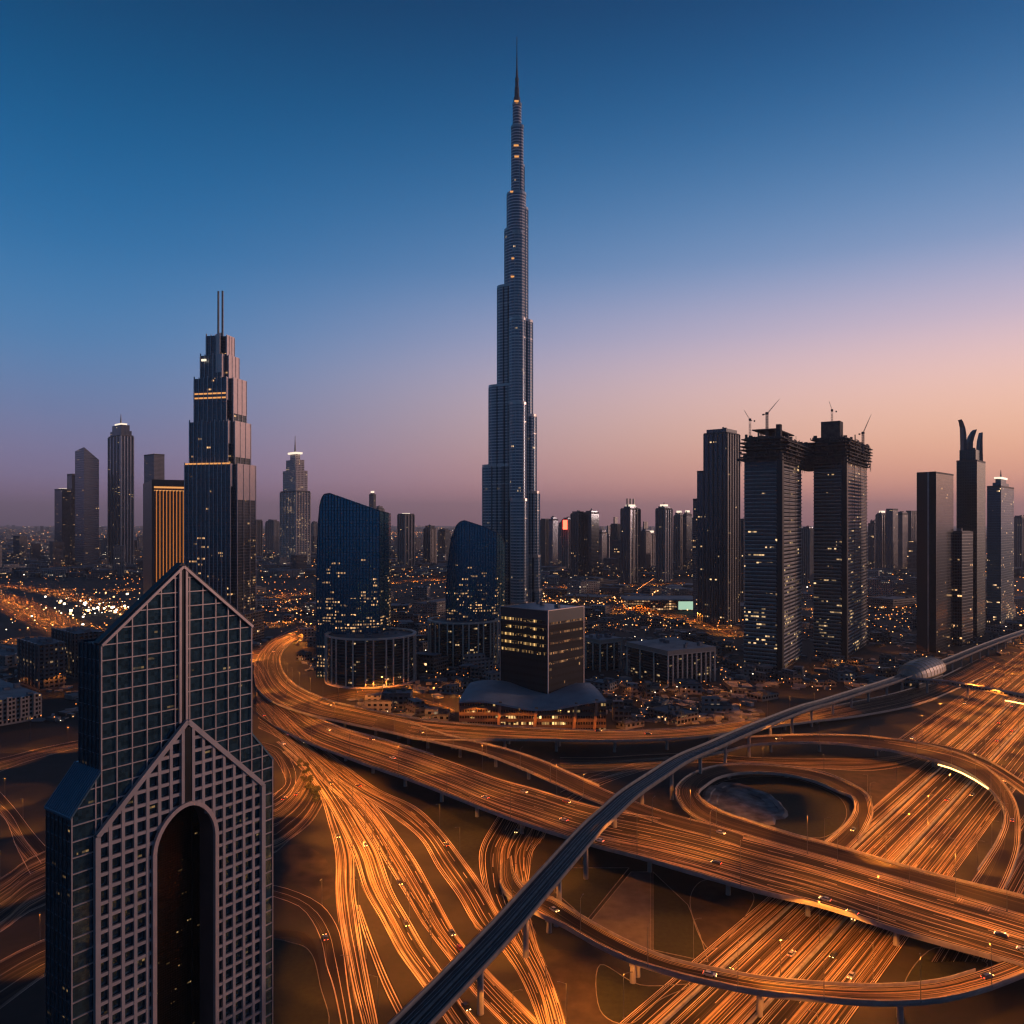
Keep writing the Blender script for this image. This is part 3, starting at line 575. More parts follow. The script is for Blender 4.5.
# ---- the tall needle tower
def needle():
    d = 1097; mpp = d / F; cx = (516.6 - CX) * mpp
    r = empty('skyscraper', (cx, d, 0)); tag(r, 'tallest needle skyscraper of stepped silver tubes rising to a thin spire', 'skyscraper')
    FP.append((cx, d, 75))
    zt = lambda v: zat(v, d)
    def lobe(mb, ang, off, rad, ztop, cosx):
        Lh = max(1.0, off - rad) / cosx; dx, dy = math.cos(ang), math.sin(ang); nx, ny = -dy, dx; n = 14
        pts = [(-nx * rad, -ny * rad), ] ; pts = [(nx * rad * -1, ny * rad * -1)]
        for i in range(n + 1):
            a = -math.pi / 2 + math.pi * i / n; pts.append((dx * Lh + (dx * math.cos(a) + nx * math.sin(a)) * rad, dy * Lh + (dy * math.cos(a) + ny * math.sin(a)) * rad))
        pts.append((nx * rad, ny * rad)); mb.prism(pts, 0, ztop, 0, 1)
        bd = MB(); big = [(p[0] * 1 + dx * .5, p[1] * 1 + dy * .5) for p in pts]
        return pts, (dx, dy, nx, ny, Lh)
    wings = {'west': (R(180 - 28), [(47.4, 465, 12), (38.5, 385, 12), (26.7, 286, 11.5), (16.6, 230, 10.5), (13.3, 195, 9.5)]),
             'east': (R(28), [(34.5, 590, 12), (33.5, 556, 12), (32, 492, 12), (27.5, 415, 12), (22.3, 321, 12), (15.8, 209, 11), (10.7, 166, 8)]),
             'front': (R(-82), [(40, 600, 11), (32, 500, 11.5), (24, 405, 11.5), (18, 321, 11.5), (13, 234, 10.5)])}
    for w, (ang, tiers) in wings.items():
        mb = MB(); bands = MB(); fins = MB(); seams = MB(); prevz = 0
        cosx = abs(math.cos(ang)) if w != 'front' else 1
        for off, v, rad in tiers:
            z = zt(v); pts, (dx, dy, nx, ny, Lh) = lobe(mb, ang, off, rad, z, cosx)
            # bright cornice and mechanical floors
            for zb, hh in ((z - 2.0, 3.4), (z - 26, 1.3)):
                bands.prism([(p[0] + (p[0] - dx * Lh) / rad * .5 if i not in (0, len(pts) - 1) else p[0] + nx * (-.5 if i == 0 else .5), p[1] + (p[1] - dy * Lh) / rad * .5 if i not in (0, len(pts) - 1) else p[1] + ny * (-.5 if i == 0 else .5)) for i, p in enumerate(pts)], zb, zb + hh, 0, 0)
            for i in range(0, len(pts), 2):
                q = pts[i]; fins.bar((q[0] * 1.008, q[1] * 1.008, prevz), (q[0] * 1.008, q[1] * 1.008, z - 2), .8, .8)
            for s in (-1, 1):
                for t in range(1, 8):
                    f = t / 7.5; q = (dx * Lh * f + nx * rad * s * 1.01, dy * Lh * f + ny * rad * s * 1.01); (seams if t % 3 == 0 else fins).bar((*q, 0), (*q, z - 2), 1.5 if t % 3 == 0 else .5, .9)
        o = mb.build('wing', [M['burj_skin'], M['roof_grey']], r)
        bands.build('cornice', M['silver'], o); fins.build('fins', M['silver'], o); seams.build('dark_seams', M['dark_metal'], o)
    core = MB(); cors = []
    for rad, v0, v1 in ((13, 640, 195), (8.2, 196, 128), (6.0, 130, 105)):
        core.cyl(0 if v1 > 130 else .6, 0, rad, max(0, zt(v0)), zt(v1), n=20, mat=0); cor = MB(); cors.append(cor); cor.cyl(0 if v1 > 130 else .6, 0, rad + .5, zt(v1) - 2, zt(v1) + 1.5, n=20)
    core.cyl(4.2, -2, 5.2, zt(200), zt(128), n=16); cor = MB(); cors.append(cor); cor.cyl(4.2, -2, 5.7, zt(129), zt(126.5), n=16)
    core.build('core', [M['burj_skin']], r); [q.build('cornice', M['silver'], r) for q in cors]
    sp = MB()
    for r0, r1, v0, v1 in ((5.0, 4.6, 106, 98), (3.4, 3.2, 98, 88), (2.5, 2.3, 88, 80), (2.9, 2.9, 80, 78.6), (1.7, 1.5, 80, 70), (1.0, .8, 70, 56), (.62, .4, 56, 37)): sp.cyl(.4, 0, r0, zt(v0), zt(v1), r1, 10)
    sp.build('spire', M['steel'], r)
    pod = MB()
    for a in (152, 28, -82):
        dx, dy = math.cos(R(a)), math.sin(R(a)); pod.cyl(dx * 42, dy * 42, 26, 0, 14, n=20)
    pod.build('podium', M['low_lit'], r)
    rs = random.Random(3); lt = MB()
    for v, w in ((105, 2), (149, 3), (160, 2), (196, 8), (262, 6), (280, 7)):
        lt.box(-w - 1, -12.6 if v > 190 else -9, zt(v), -w + 4 + rs.random() * 3, -11.8 if v > 190 else -8, zt(v) + 2.0)
    lt.build('terrace_lights', M['gold_light'], r)
needle()
# ---- stepped tower with twin masts
def mast_tower():
    d = 1119; mpp = d / F; x0 = (221 - CX) * mpp; z = lambda v: zat(v, d)
    x0 += 1; r = empty('skyscraper', (x0, d, 0), R(-13)); tag(r, 'stepped glass skyscraper with twin masts and pink lit flanks behind the gabled tower', 'skyscraper'); FP.append((x0, d + 40, 70))
    tiers = [(-35, 33, 466), (-31, 28, 424), (-27, 24, 381), (-21, 16, 358), (-15.5, 11.5, 338)]
    sh = MB(); fin = MB(); gold = MB(); flank = MB()
    for i, (a, b, v) in enumerate(tiers):
        a *= mpp * .88; b *= mpp * .83; dep = 24 + (5 - i) * 7; y0 = -dep * .5; y1 = dep * .5; zz = z(v); nt = 6
        zp = 0 if i == 0 else z(tiers[i - 1][2]) - 2
        poly = [(a + nt, y0), (b - nt, y0), (b - nt, y0 + nt), (b, y0 + nt), (b, y1 - nt), (b - nt, y1 - nt), (b - nt, y1), (a + nt, y1), (a + nt, y1 - nt), (a, y1 - nt), (a, y0 + nt), (a + nt, y0 + nt)]
        sh.prism(poly, zp if i else 0, zz, 0, 1)
        if i < 4:
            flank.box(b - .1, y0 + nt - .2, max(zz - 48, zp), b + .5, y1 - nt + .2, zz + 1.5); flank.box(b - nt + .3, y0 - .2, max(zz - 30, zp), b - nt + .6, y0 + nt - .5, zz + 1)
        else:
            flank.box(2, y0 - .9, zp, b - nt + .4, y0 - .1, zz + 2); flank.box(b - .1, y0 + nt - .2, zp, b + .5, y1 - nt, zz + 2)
        if i == 3: flank.box(b - nt - 9, y0 - .8, zz - 24, b - nt + .3, y0 - .1, zz + 1)
        n = int((b - a - 2 * nt) / 6.2)
        for k in range(n + 1):
            x = a + nt + (b - a - 2 * nt) * k / n; fin.box(x - (.9 if k % 3 == 0 else .35), y0 - 1.0, zp, x + .45, y0 - .05, zz + (1.5 if k % 3 else 3))
        for k in range(4):
            y = y0 + nt + (y1 - y0 - 2 * nt) * k / 3; fin.box(b + .55, y - .4, zp, b + 1.1, y + .4, zz + 1)
        if i in (0, 2): 
            for zb in ([zz + .2] if i == 0 else [zz - 28, zz - 22]): MB().box(a + nt - .2, y0 - .8, zb, b - nt + .2, y0 - .1, zb + 2.0).build('light_band', M['gold_light'], r)
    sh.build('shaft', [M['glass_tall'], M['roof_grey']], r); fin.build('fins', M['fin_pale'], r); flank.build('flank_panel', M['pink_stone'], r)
    for sx in (-3.3, 3.3):
        m = MB(); zb = z(338) - 3; m.cyl(sx - 2, 0, 1.5, zb, z(291), 1.3, 10); m.build('mast', M['steel'], r)
    MB().box(-4.5, -2, z(338) - 2, 0.6, 2, z(333)).build('mast_base', M['silver'], r)
    l = MB().box(-16, -24, z(364), -9, -22.5, z(362)); l.build('roof_light', M['white_light'], r)
    MB().prism(rect(-48, -36, 46, 34), 0, z(612), 0, 1).build('podium', [M['low_lit'], M['roof_grey']], r)
M['glass_tall'] = facade('glass_tall', 2.0, 4.0, .26, .14, (.12, .12, .13), (.075, .11, .145), .10, (1, .48, .16), 1.6, high=.25, low=1.6, lowz=190, cl=.02)
M['fin_pale'] = rough_mat('fin_pale', (.62, .56, .56), rough=.4, metal=.3)
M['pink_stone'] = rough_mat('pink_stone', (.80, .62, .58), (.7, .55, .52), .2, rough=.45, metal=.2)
M['gold_band'] = facade('gold_band', 3, 3, .35, .3, (.2, .12, .06), (.2, .15, .1), 4, (1, .42, .1), 1.5, low=0, high=1)
mast_tower()
# ---- two blue sail-topped towers with round colonnaded podiums
def sail_tower(pxL, pxR, d, outline, dep, bulge, label, side_px):
    mpp = d / F; x0 = (pxL - CX) * mpp; w = (pxR - pxL) * mpp
    r = empty('office_tower', (x0, d, 0)); tag(r, label, 'tower'); FP.append((x0 + w / 2, d + dep / 2, w * .8))
    sf = (side_px - pxL) / (pxR - pxL)
    def top(s):
        px = pxL + s * (pxR - pxL)
        for (a, va), (b, vb) in zip(outline, outline[1:]):
            if a <= px <= b: return zat(va + (vb - va) * (px - a) / (b - a), d)
        return zat(outline[-1][1], d)
    n = 44; sh = MB(); fin = MB(); cols = []
    for i in range(n + 1):
        s = i / n; x = w * s
        y = -bulge * math.sin(math.pi * min(s / sf, 1) * .9 + .15) if s <= sf else dep * (s - sf) / (1 - sf) * .55
        cols.append((x, y, top(s)))
    u = 0
    for i in range(n):
        a, b = cols[i], cols[i + 1]; wd = math.hypot(b[0] - a[0], b[1] - a[1])
        zs = [0, .5, 1]
        sh.face([(a[0], a[1], 0), (b[0], b[1], 0), (b[0], b[1], b[2]), (a[0], a[1], a[2])], [(u, 0), (u + wd, 0), (u + wd, b[2]), (u, a[2])], 0)
        sh.face([(a[0], a[1], a[2]), (b[0], b[1], b[2]), (b[0], dep, b[2] - 1), (a[0], dep, a[2] - 1)], None, 1); u += wd
        if i % 2 == 0: fin.bar((a[0], a[1] - .3, 0), (a[0], a[1] - .3, a[2] + .6), .35, .9, up=(1, 0, 0))
        fin.bar((a[0], a[1] - .1, a[2]), (b[0], b[1] - .1, b[2]), .6, .9)
    sh.face([(0, dep, 0), (0, cols[0][1], 0), (0, cols[0][1], cols[0][2]), (0, dep, cols[0][2])], [(0, 0), (dep, 0), (dep, cols[0][2]), (0, cols[0][2])], 0)
    sh.face([(w, cols[-1][1], 0), (w, dep, 0), (w, dep, cols[-1][2]), (w, cols[-1][1], cols[-1][2])], [(0, 0), (dep, 0), (dep, cols[-1][2]), (0, cols[-1][2])], 0)
    sh.face([(w, dep, 0), (0, dep, 0)] + [(c[0], dep, c[2] - 1) for c in cols], None, 1)
    sh.build('shaft', [M['sail_glass'], M['slate_metal']], r); fin.build('fins', M['sail_fin'], r)
    return r
M['sail_glass'] = facade('sail_glass', 1.0, 3.4, .14, .12, (.02, .06, .09), (.045, .24, .36), .60, (1, .50, .17), 1.7, run=5.5, litv=.5, high=.0, low=1.2, lowz=130, grough=.22, wave=.1, cl=.035, pane=.3)
M['sail_fin'] = rough_mat('sail_fin', (.03, .10, .16), rough=.4, metal=.5)
sail_tower(317, 386, 850, [(317, 560), (318, 529), (320, 508), (322, 499), (325, 494.5), (331, 493.5), (386, 513), (388, 521), (389, 535)], 34, 9, 'larger blue glass office tower with slanted top and lit lower floors', 380)
sail_tower(446, 504.5, 950, [(446, 590), (448, 562), (451, 540), (457, 525), (461, 521.5), (465, 520.5), (485, 527), (500, 535), (504, 542), (506, 556), (507, 590)], 36, 9, 'smaller blue glass office tower with rounded slanted top beside the needle skyscraper', 497)
def drum(pxL, pxR, d, vtop, vbase, label):
    mpp = d / F; cx = ((pxL + pxR) / 2 - CX) * mpp; w = (pxR - pxL) / 2 * mpp; dep = w * .95; zt = zat(vtop, d)
    r = empty('round_building', (cx, d + dep, 0)); tag(r, label, 'building'); FP.append((cx, d + dep, w + 8))
    n = 40; el = lambda a, q: (math.cos(a) * (w + q), math.sin(a) * (dep + q))
    pl = [el(2 * math.pi * i / n, -3) for i in range(n)]
    MB().prism(pl, 0, zt - 2.5, 0, 1).build('glass_wall', [M['drum_glass'], M['roof_grey']], r)
    ring0, ring1 = MB(), MB(); o1 = [el(2 * math.pi * i / n, 0) for i in range(n)]; i1 = [el(2 * math.pi * i / n, -3.4) for i in range(n)]
    for i in range(n):
        j = (i + 1) % n
        for ring, z0, z1 in ((ring0, zt - 1.4, zt), (ring1, -.1, 1.6)):
            ring.face([(*o1[i], z0), (*o1[j], z0), (*o1[j], z1), (*o1[i], z1)]); ring.face([(*o1[i], z1), (*o1[j], z1), (*i1[j], z1), (*i1[i], z1)])
            ring.face([(*i1[j], z0), (*i1[i], z0), (*i1[i], z1), (*i1[j], z1)]); ring.face([(*i1[i], z0), (*i1[j], z0), (*o1[j], z0), (*o1[i], z0)])
    ring0.build('ring_beam', M['pale_stone'], r); ring1.build('plinth', M['pale_stone'], r)
    for k in range(15):
        a = math.pi + math.pi * (k + .5 * (k % 2) * .5) / 14.3 + .03; x, y = el(a, -.7)
        c = MB(); c.cyl(x, y, .8, 1.6, zt - 1.4, n=8); c.build('column', M['pale_stone'], r)
    rr = random.Random(int(pxL)); roof_kit(r, -w * .6, -dep * .5, w * .6, dep * .5, zt - 2.5, rr, 12)
M['pale_stone'] = rough_mat('pale_stone', (.66, .54, .46), (.5, .41, .35), .2, rough=.6)
M['drum_glass'] = facade('drum_glass', 1.3, 3.0, .08, .3, (.05, .06, .06), (.06, .09, .11), .12, (1, .62, .28), 1.0, low=.6, lowz=20, cl=.05)
drum(315, 411, 790, 639, 690, 'large round colonnaded podium building at the foot of the larger blue tower')
drum(424, 498, 900, 623, 672, 'smaller round colonnaded podium building at the foot of the smaller blue tower')
# ---- dark office block on a wavy-roofed podium
def office_block():
    r, wx, wy = tower_root('office_block', 548, 655, 500.5, 583.5, 42, 'dark cubic office block with rows of lit yellow windows above the wavy podium')
    z = zat(611, 655); z0 = 24
    MB().prism(rect(0, 0, wx, wy), z0 - 8, z, 0, 1).build('shaft', [M['block_glass'], M['slate_metal']], r)
    MB().prism(rect(-.15, -.15, wx + .15, wy + .15), z - 12, z + .4, 0, 0, cap=False).build('parapet_wall', M['block_top'], r)
    for k, v in enumerate((622.5, 630.5, 638.5, 646.5, 654.5)):
        zb = zat(v, 655); MB().box(-.3, 1.5, zb - 1.1, -.02, wy - 1.5, zb + 1.1).build('window_row', M['lit_row'], r)
    for v in (624, 634, 644, 654, 664): zb = zat(v, 655); MB().box(1.5, -.3, zb - .9, wx - 1.5, -.02, zb + .9).build('window_row', M['dim_row'], r)
    e = MB()
    for x, y in ((-.2, -.2), (wx + .2, 0), (0, wy + .2)): e.bar((x, y, z0 - 6), (x, y, z + .5), .8)
    e.bar((-.2, -.2, z + .3), (wx + .2, -.2, z + .3), .7); e.bar((-.2, -.2, z + .3), (-.2, wy + .2, z + .3), .7)
    e.build('corner_trim', M['pink_alu'], r)
    rr = random.Random(2); roof_kit(r, 2, 2, wx - 2, wy - 2, z, rr, 4)
    # podium
    d = 622; mpp = d / F; x0 = (459 - CX) * mpp; w = (606 - 459) * mpp
    p = empty('podium_building', (x0, d, 0)); tag(p, 'low brown podium with grey wavy roof and slanting fins behind the long flyover', 'building'); FP.append((x0 + w / 2, d + 35, 68))
    dep = 62; zt = lambda t: 23.5 + 3.4 * math.sin(t * 2.1 * math.pi * 1.05 + .9)
    n = 30; rf = MB(); g_ = []
    for i in range(n + 1):
        t = i / n; row = []
        for j in range(9): s = j / 8; row.append((t * w * (1 - .10 * s) + .05 * w * s, -2.5 + s * (dep + 2), zt(t) + s * 5 * math.sin(math.pi * (t * .9 + .1)) + 1.2 * math.sin(s * 3)))
        g_.append(row)
    for i in range(n):
        for j in range(8): rf.face([g_[i][j], g_[i + 1][j], g_[i + 1][j + 1], g_[i][j + 1]], smooth=True)
        rf.face([(g_[i][0][0], g_[i][0][1], g_[i][0][2] - 1.5), (g_[i + 1][0][0], g_[i + 1][0][1], g_[i + 1][0][2] - 1.5), g_[i + 1][0], g_[i][0]])
    rf.build('wavy_roof', M['membrane'], p)
    wl = MB(); u = 0
    for i in range(n):
        a, b = g_[i], g_[i + 1]
        wl.face([(a[0][0], 0, 0), (b[0][0], 0, 0), (b[0][0], 0, b[0][2] - 1), (a[0][0], 0, a[0][2] - 1)], [(u, 0), (u + w / n, 0), (u + w / n, b[0][2]), (u, a[0][2])], 0); u += w / n
    wl.face([(w - .2, 0, 0), (w * .96, dep, 0), (w * .96, dep, 25), (w - .2, 0, 21)], [(0, 0), (dep, 0), (dep, 25), (0, 21)])
    wl.face([(w * .05, dep, 0), (0, 0, 0), (0, 0, 23), (w * .05, dep, 25)], [(0, 0), (dep, 0), (dep, 25), (0, 23)])
    wl.build('wall', M['podium_wall'], p)
    for t in (.275, .52, .79, .93):
        f = MB(); f.bar((t * w - 1.5, -1.8, 0), (t * w + .8, -1.0, zt(t) + 1), 1.6, 2.2, up=(1, 0, 0)); f.build('fin', M['rust_stone'], p)
M['block_glass'] = facade('block_glass', 1.6, 6.4, .30, .66, (.035, .03, .03), (.03, .024, .02), .10, (1, .45, .14), .8, low=.0, cl=.016, metal=.0, grough=.35, spec=.06)
M['lit_row'] = facade('lit_row', 1.5, 60, .38, .0, (.05, .045, .05), (.1, .08, .05), .99 * 2.4, (1, .55, .15), 1.0, litv=-1, low=0, high=1, cl=.09)
M['dim_row'] = facade('dim_row', 1.5, 60, .38, .0, (.05, .045, .05), (.1, .08, .05), 2.4, (1, .38, .1), .42, litv=-1, low=0, high=1, cl=.09)
M['block_top'] = rough_mat('block_top', (.035, .04, .05), (.025, .03, .036), .05, rough=.5, metal=.1)
M['membrane'] = rough_mat('membrane', (.33, .34, .37), (.24, .25, .28), .08, rough=.6)
M['podium_wall'] = facade('podium_wall', 2.0, 5.0, .25, .55, (.10, .06, .045), (.05, .04, .035), .28, (1, .62, .2), 2.0, cl=.04)
M['rust_stone'] = rough_mat('rust_stone', (.36, .19, .11), rough=.7)
office_block()
def colonnade(pxN, d, pxL, pxR, th, vt, label, nx, ny):
    r, wx, wy = tower_root('colonnaded_building', pxN, d, pxL, pxR, th, label, 'building'); z = zat(vt, d)
    MB().prism(rect(3, 3, wx - 3, wy - 3), 0, z - 1, 0, 1).build('glass_wall', [M['drum_glass'], M['roof_grey']], r)
    MB().prism(rect(0, 0, wx, wy), z - 5, z, 0, 1, bottom=True).build('roof_slab', [M['louvre'], M['roof_pale']], r)
    for k in range(nx + 1): c = MB(); c.box(.3 + (wx - 1.8) * k / nx, .3, 0, 1.5 + (wx - 1.8) * k / nx, 1.5, z - 5.05); c.build('column', M['pale_stone'], r)
    for k in range(1, ny + 1): c = MB(); c.box(.3, .3 + (wy - 1.8) * k / ny, 0, 1.5, 1.5 + (wy - 1.8) * k / ny, z - 5.05); c.build('column', M['pale_stone'], r)
    roof_kit(r, 3, 3, wx - 6, wy - 6, z, random.Random(int(pxN)), 5)
M['louvre'] = facade('louvre', 1.2, 5.2, .5, .12, (.42, .35, .30), (.16, .14, .12), 0, metal=0)
colonnade(600, 880, 578, 622, 55, 640, 'small colonnaded building just right of the dark office block', 3, 3)
colonnade(668, 800, 626, 716, 62, 651, 'long colonnaded building with pale louvred roof edge, right of the smaller colonnaded one', 10, 3)
# ---- twin towers under construction
def cap_floors(mb, x0, y0, x1, y1, z0, z1, rr, out=5):
    z = z0; k = 0
    while z < z1:
        g_ = out * (.35 + .65 * min(1, (z - z0) / (z1 - z0) * 1.6)); a, b, c, e = [g_ * rr.uniform(.35, 1.1) for _ in range(4)]
        if z > z1 - 5: a, b, c, e = a * .3, b * .3, c * .3, e * .3
        mb.box(x0 - a, y0 - b, z, x1 + c, y1 + e, z + 1.1)
        for _ in range(26):
            sx, sy = rr.choice([(rr.uniform(x0 - a, x1), y0 - b * .8), (x0 - a * .8, rr.uniform(y0, y1 + e))]); w = rr.choice([.5, .8, 2.5, 5]); mb.box(sx, sy, z + .9, sx + w, sy + rr.choice([.6, w]), z + rr.uniform(2.2, 4.1))
        z += 4.0; k += 1
    for _ in range(40):
        sx, sy = rr.uniform(x0, x1), rr.uniform(y0, y1); w = rr.uniform(.3, 4); mb.box(sx, sy, z1 - 1, sx + w, sy + w, z1 + rr.uniform(1, 6 if w > 1.5 else 9))
    for _ in range(16):
        sx = rr.uniform(x0 - out, x1); mb.bar((sx, y0 - out * .7, z0 - rr.uniform(2, 6)), (sx + rr.uniform(-1, 1), y0 - out * .7, z0 + rr.uniform(4, 14)), .3)
        sy = rr.uniform(y0, y1 + out); mb.bar((x0 - out * .7, sy, z0 - rr.uniform(2, 6)), (x0 - out * .7, sy + rr.uniform(-1, 1), z0 + rr.uniform(4, 14)), .3)
def crane(x, y, z, h, jib, ang, elev, label):
    r = empty('tower_crane', (x, y, z), ang); tag(r, label, 'crane')
    m = MB()
    for sx in (-.9, .9):
        for sy in (-.9, .9): m.bar((sx, sy, -20), (sx, sy, h), .5)
    k = -6
    while k * 3 < h - 3: m.bar((-.9, -.9, k * 3), (.9, -.9, k * 3 + 3), .2); m.bar((.9, .9, k * 3), (-.9, .9, k * 3 + 3), .2); k += 1
    m.build('mast', M['steel'], r)
    j = MB(); e = Vector((math.cos(elev), 0, math.sin(elev))); o_ = Vector((0, 0, h)); n = int(jib / 4); up = Vector((-math.sin(elev), 0, math.cos(elev)))
    j.bar(o_ + Vector((0, -.5, 0)), o_ + e * jib, .22); j.bar(o_ + Vector((0, .5, 0)), o_ + e * jib, .22); j.bar(o_ + up * 1.0, o_ + e * jib, .22)
    for i in range(n): j.bar(o_ + e * i * 4, o_ + e * (i * 4 + 2) + up * .9 * (1 - i / n), .14)
    j.build('jib', M['steel'], r)
    c = MB(); c.bar(o_, o_ - Vector((math.cos(elev), 0, 0)) * 5, .8); c.box(-5.6, -.8, h - 1.4, -4, .8, h + .3); c.box(-1.3, -1.3, h - .2, 1.3, 1.3, h + 2.4); c.build('counterweight', M['concrete_dark'], r)
def twin(pxN, d, pxL, pxR, th, vcap0, vcap1, vtop, label, side):
    r, wx, wy = tower_root('tower_block', pxN, d, pxL, pxR, th, label)
    z0, z1, zt = zat(vcap0, d), zat(vcap1, d), zat(vtop, d)
    MB().prism(rect(1.2, 1.2, wx, wy), 0, z0, 0, 1).build('shaft', [M['banded'], M['roof_grey']], r)
    fl = MB(); z = 6
    while z < z0 - 10:
        fl.box(.0, 6.5, z, 1.15, wy + .4, z + 1.0); fl.box(7, -.1, z, wx + .3, 1.15, z + 1.0); z += 4.3
    fl.build('balconies', M['slab_pale'], r)
    MB().prism(rect(-.6, -.6, 5.2, 5.2), 0, z0 + 8, 0, 0).build('corner_core', M['dark_metal'], r)
    v = MB()
    for k in range(4): v.box(7 + (wx - 8) * k / 3.2, -.3, 0, 8.3 + (wx - 8) * k / 3.2, .05, z0)
    v.build('pilaster', M['concrete_dark'], r)
    cap = MB(); rr = random.Random(int(pxN)); cap_floors(cap, -1, -1, wx + 1, wy + 1, z0, z1, rr, 6.5)
    cap.box(2, 2, z0 - 2, wx - 2, wy - 2, z1 + 1)
    cap.build('unfinished_cap', M['raw_concrete'], r)
    return r, wx, wy, z0, z1, zt
M['slab_pale'] = rough_mat('slab_pale', (.5, .48, .46), rough=.7)
M['raw_concrete'] = rough_mat('raw_concrete', (.13, .115, .105), (.05, .047, .045), .25, rough=.9)
a, wx, wy, z0, z1, zt = twin(782, 880, 744, 802, 32, 460, 436, 422, 'left of the twin unfinished towers, with overhanging concrete cap', 'l')
mb = MB(); mb.box(12, 10, z1, wx - 4, wy - 8, z1 + 2)
for k in range(8): mb.box(12 + k % 4 * 6, 10 + k // 4 * 18, z1 + 2, 13 + k % 4 * 6, 11 + k // 4 * 18, z1 + 9)
mb.box(10, 8, z1 + 9, wx - 4, wy - 6, z1 + 10.2); mb.box(6, 3, z1, 13, 8, z1 + 14); mb.build('roof_frame', M['raw_concrete'], a)
a, wx, wy, z0b, z1b, zt = twin(846.5, 965, 813.5, 867.5, 34, 462, 437, 419, 'right of the twin unfinished towers, its cap bridging across to the left one', 'r')
mb = MB(); mb.box(2, 8, z1b - 3, 20, 30, zat(420, 965)); mb.build('lift_core', M['raw_concrete'], a)
mb = MB(); rr = random.Random(8); cap_floors(mb, 2, wy + 2, wx * .5, wy + 22, zat(467, 965), zat(444, 965), rr, 3); mb.box(3, wy, zat(466, 965), wx * .4, wy + 20, zat(444, 965)); mb.build('bridge_arm', M['raw_concrete'], a)
def atpx(u, v, d): return ((u - CX) / F * d, d, zat(v, d))
x, y, z = atpx(767, 424, 905); crane(x, y, z, 11, 24, R(15), R(48), 'tower crane with raised jib on the left unfinished tower')
x, y, z = atpx(750, 426, 900); crane(x, y, z, 6, 14, R(165), R(62), 'thin small crane at the left corner of the left unfinished tower')
x, y, z = atpx(832, 421, 985); crane(x, y, z, 12, 13, R(160), R(75), 'crane standing on the lift core of the right unfinished tower')
x, y, z = atpx(863, 437, 985); crane(x, y, z, 4, 27, R(10), R(65), 'long leaning crane jib at the right end of the right unfinished tower')
# ---- tall slabs left of the twins
def shaft_tower(name, pxN, d, pxL, pxR, th, vt, mat, label, steps=(), spire=None, crown=None, lit_top=False, group=None, fins=0, finmat='silver'):
    r, wx, wy = tower_root(name, pxN, d, pxL, pxR, th, label, 'tower', group); z = zat(vt, d); cx, cy = wx / 2, wy / 2
    MB().prism(rect(0, 0, wx, wy), 0, z, 0, 1).build('shaft', [M[mat], M['roof_grey']], r)
    zz = z
    for (f, vv) in steps:
        z2 = zat(vv, d); MB().prism(rect(cx - wx * f / 2, cy - wy * f / 2, cx + wx * f / 2, cy + wy * f / 2), zz - 1, z2, 0, 1).build('upper_tier', [M[mat], M['roof_grey']], r); zz = z2
    if fins:
        fm = MB(); q = 1.2 * d / 1200
        for k in range(fins + 1): fm.box(wx * k / fins - q / 2, -q, 0, wx * k / fins + q / 2, -.05, z + 1); fm.box(-q, wy * k / fins - q / 2, 0, -.05, wy * k / fins + q / 2, z + 1)
        fm.build('fins', M[finmat], r)
    pr = MB(); q = d / 900
    pr.prism(rect(-.15, -.15, wx + .15, wy + .15), z - .5, z + 1.6 * q, 0, 0, cap=False); pr.build('parapet_wall', M['concrete_dark'], r)
    roof_kit(r, wx * .15, wy * .15, wx * .85, wy * .85, zz, random.Random(int(pxN * 7)), 3)
    if lit_top: MB().box(wx * .25, wy * .25, zz + .1, wx * .75, wy * .75, zz + 2.2 * q).build('crown_light', M['white_light'], r)
    if spire: sp = MB(); sp.cyl(cx, cy, 1.0 * q + .5, zz - 1, (zz + zat(spire, d)) / 2, .8 * q, 8); sp.cyl(cx, cy, .7 * q, (zz + zat(spire, d)) / 2, zat(spire, d), .25 * q, 8); sp.build('spire', M['steel'], r)
    if crown == 'horns':
        for s in (.2, .5, .8): h = MB(); h.bar((wx * s, cy, zz - 1), (wx * s, cy, zz + 9 * q), 1.8 * q); h.build('horn', M['steel'], r)
    return r, wx, wy, z
shaft_tower('tower_block', 727, 1290, 704, 739.5, 40, 433, 'ribs_dark', 'tall dark ribbed tower just left of the unfinished twins', [(.86, 428)], fins=5, finmat='concrete_dark')
shaft_tower('tower_block', 704, 1330, 697, 712, 40, 472, 'ribs_dark', 'narrow stepped tower clinging to the left of the tall dark ribbed tower')
shaft_tower('tower_block', 699, 1400, 693, 704, 40, 500, 'stone_grid', 'lower grey tower left of the narrow stepped tower')
shaft_tower('tower_block', 744, 1500, 738, 748, 40, 520, 'ribs_dark', 'thin dark tower seen between the ribbed tower and the left twin')
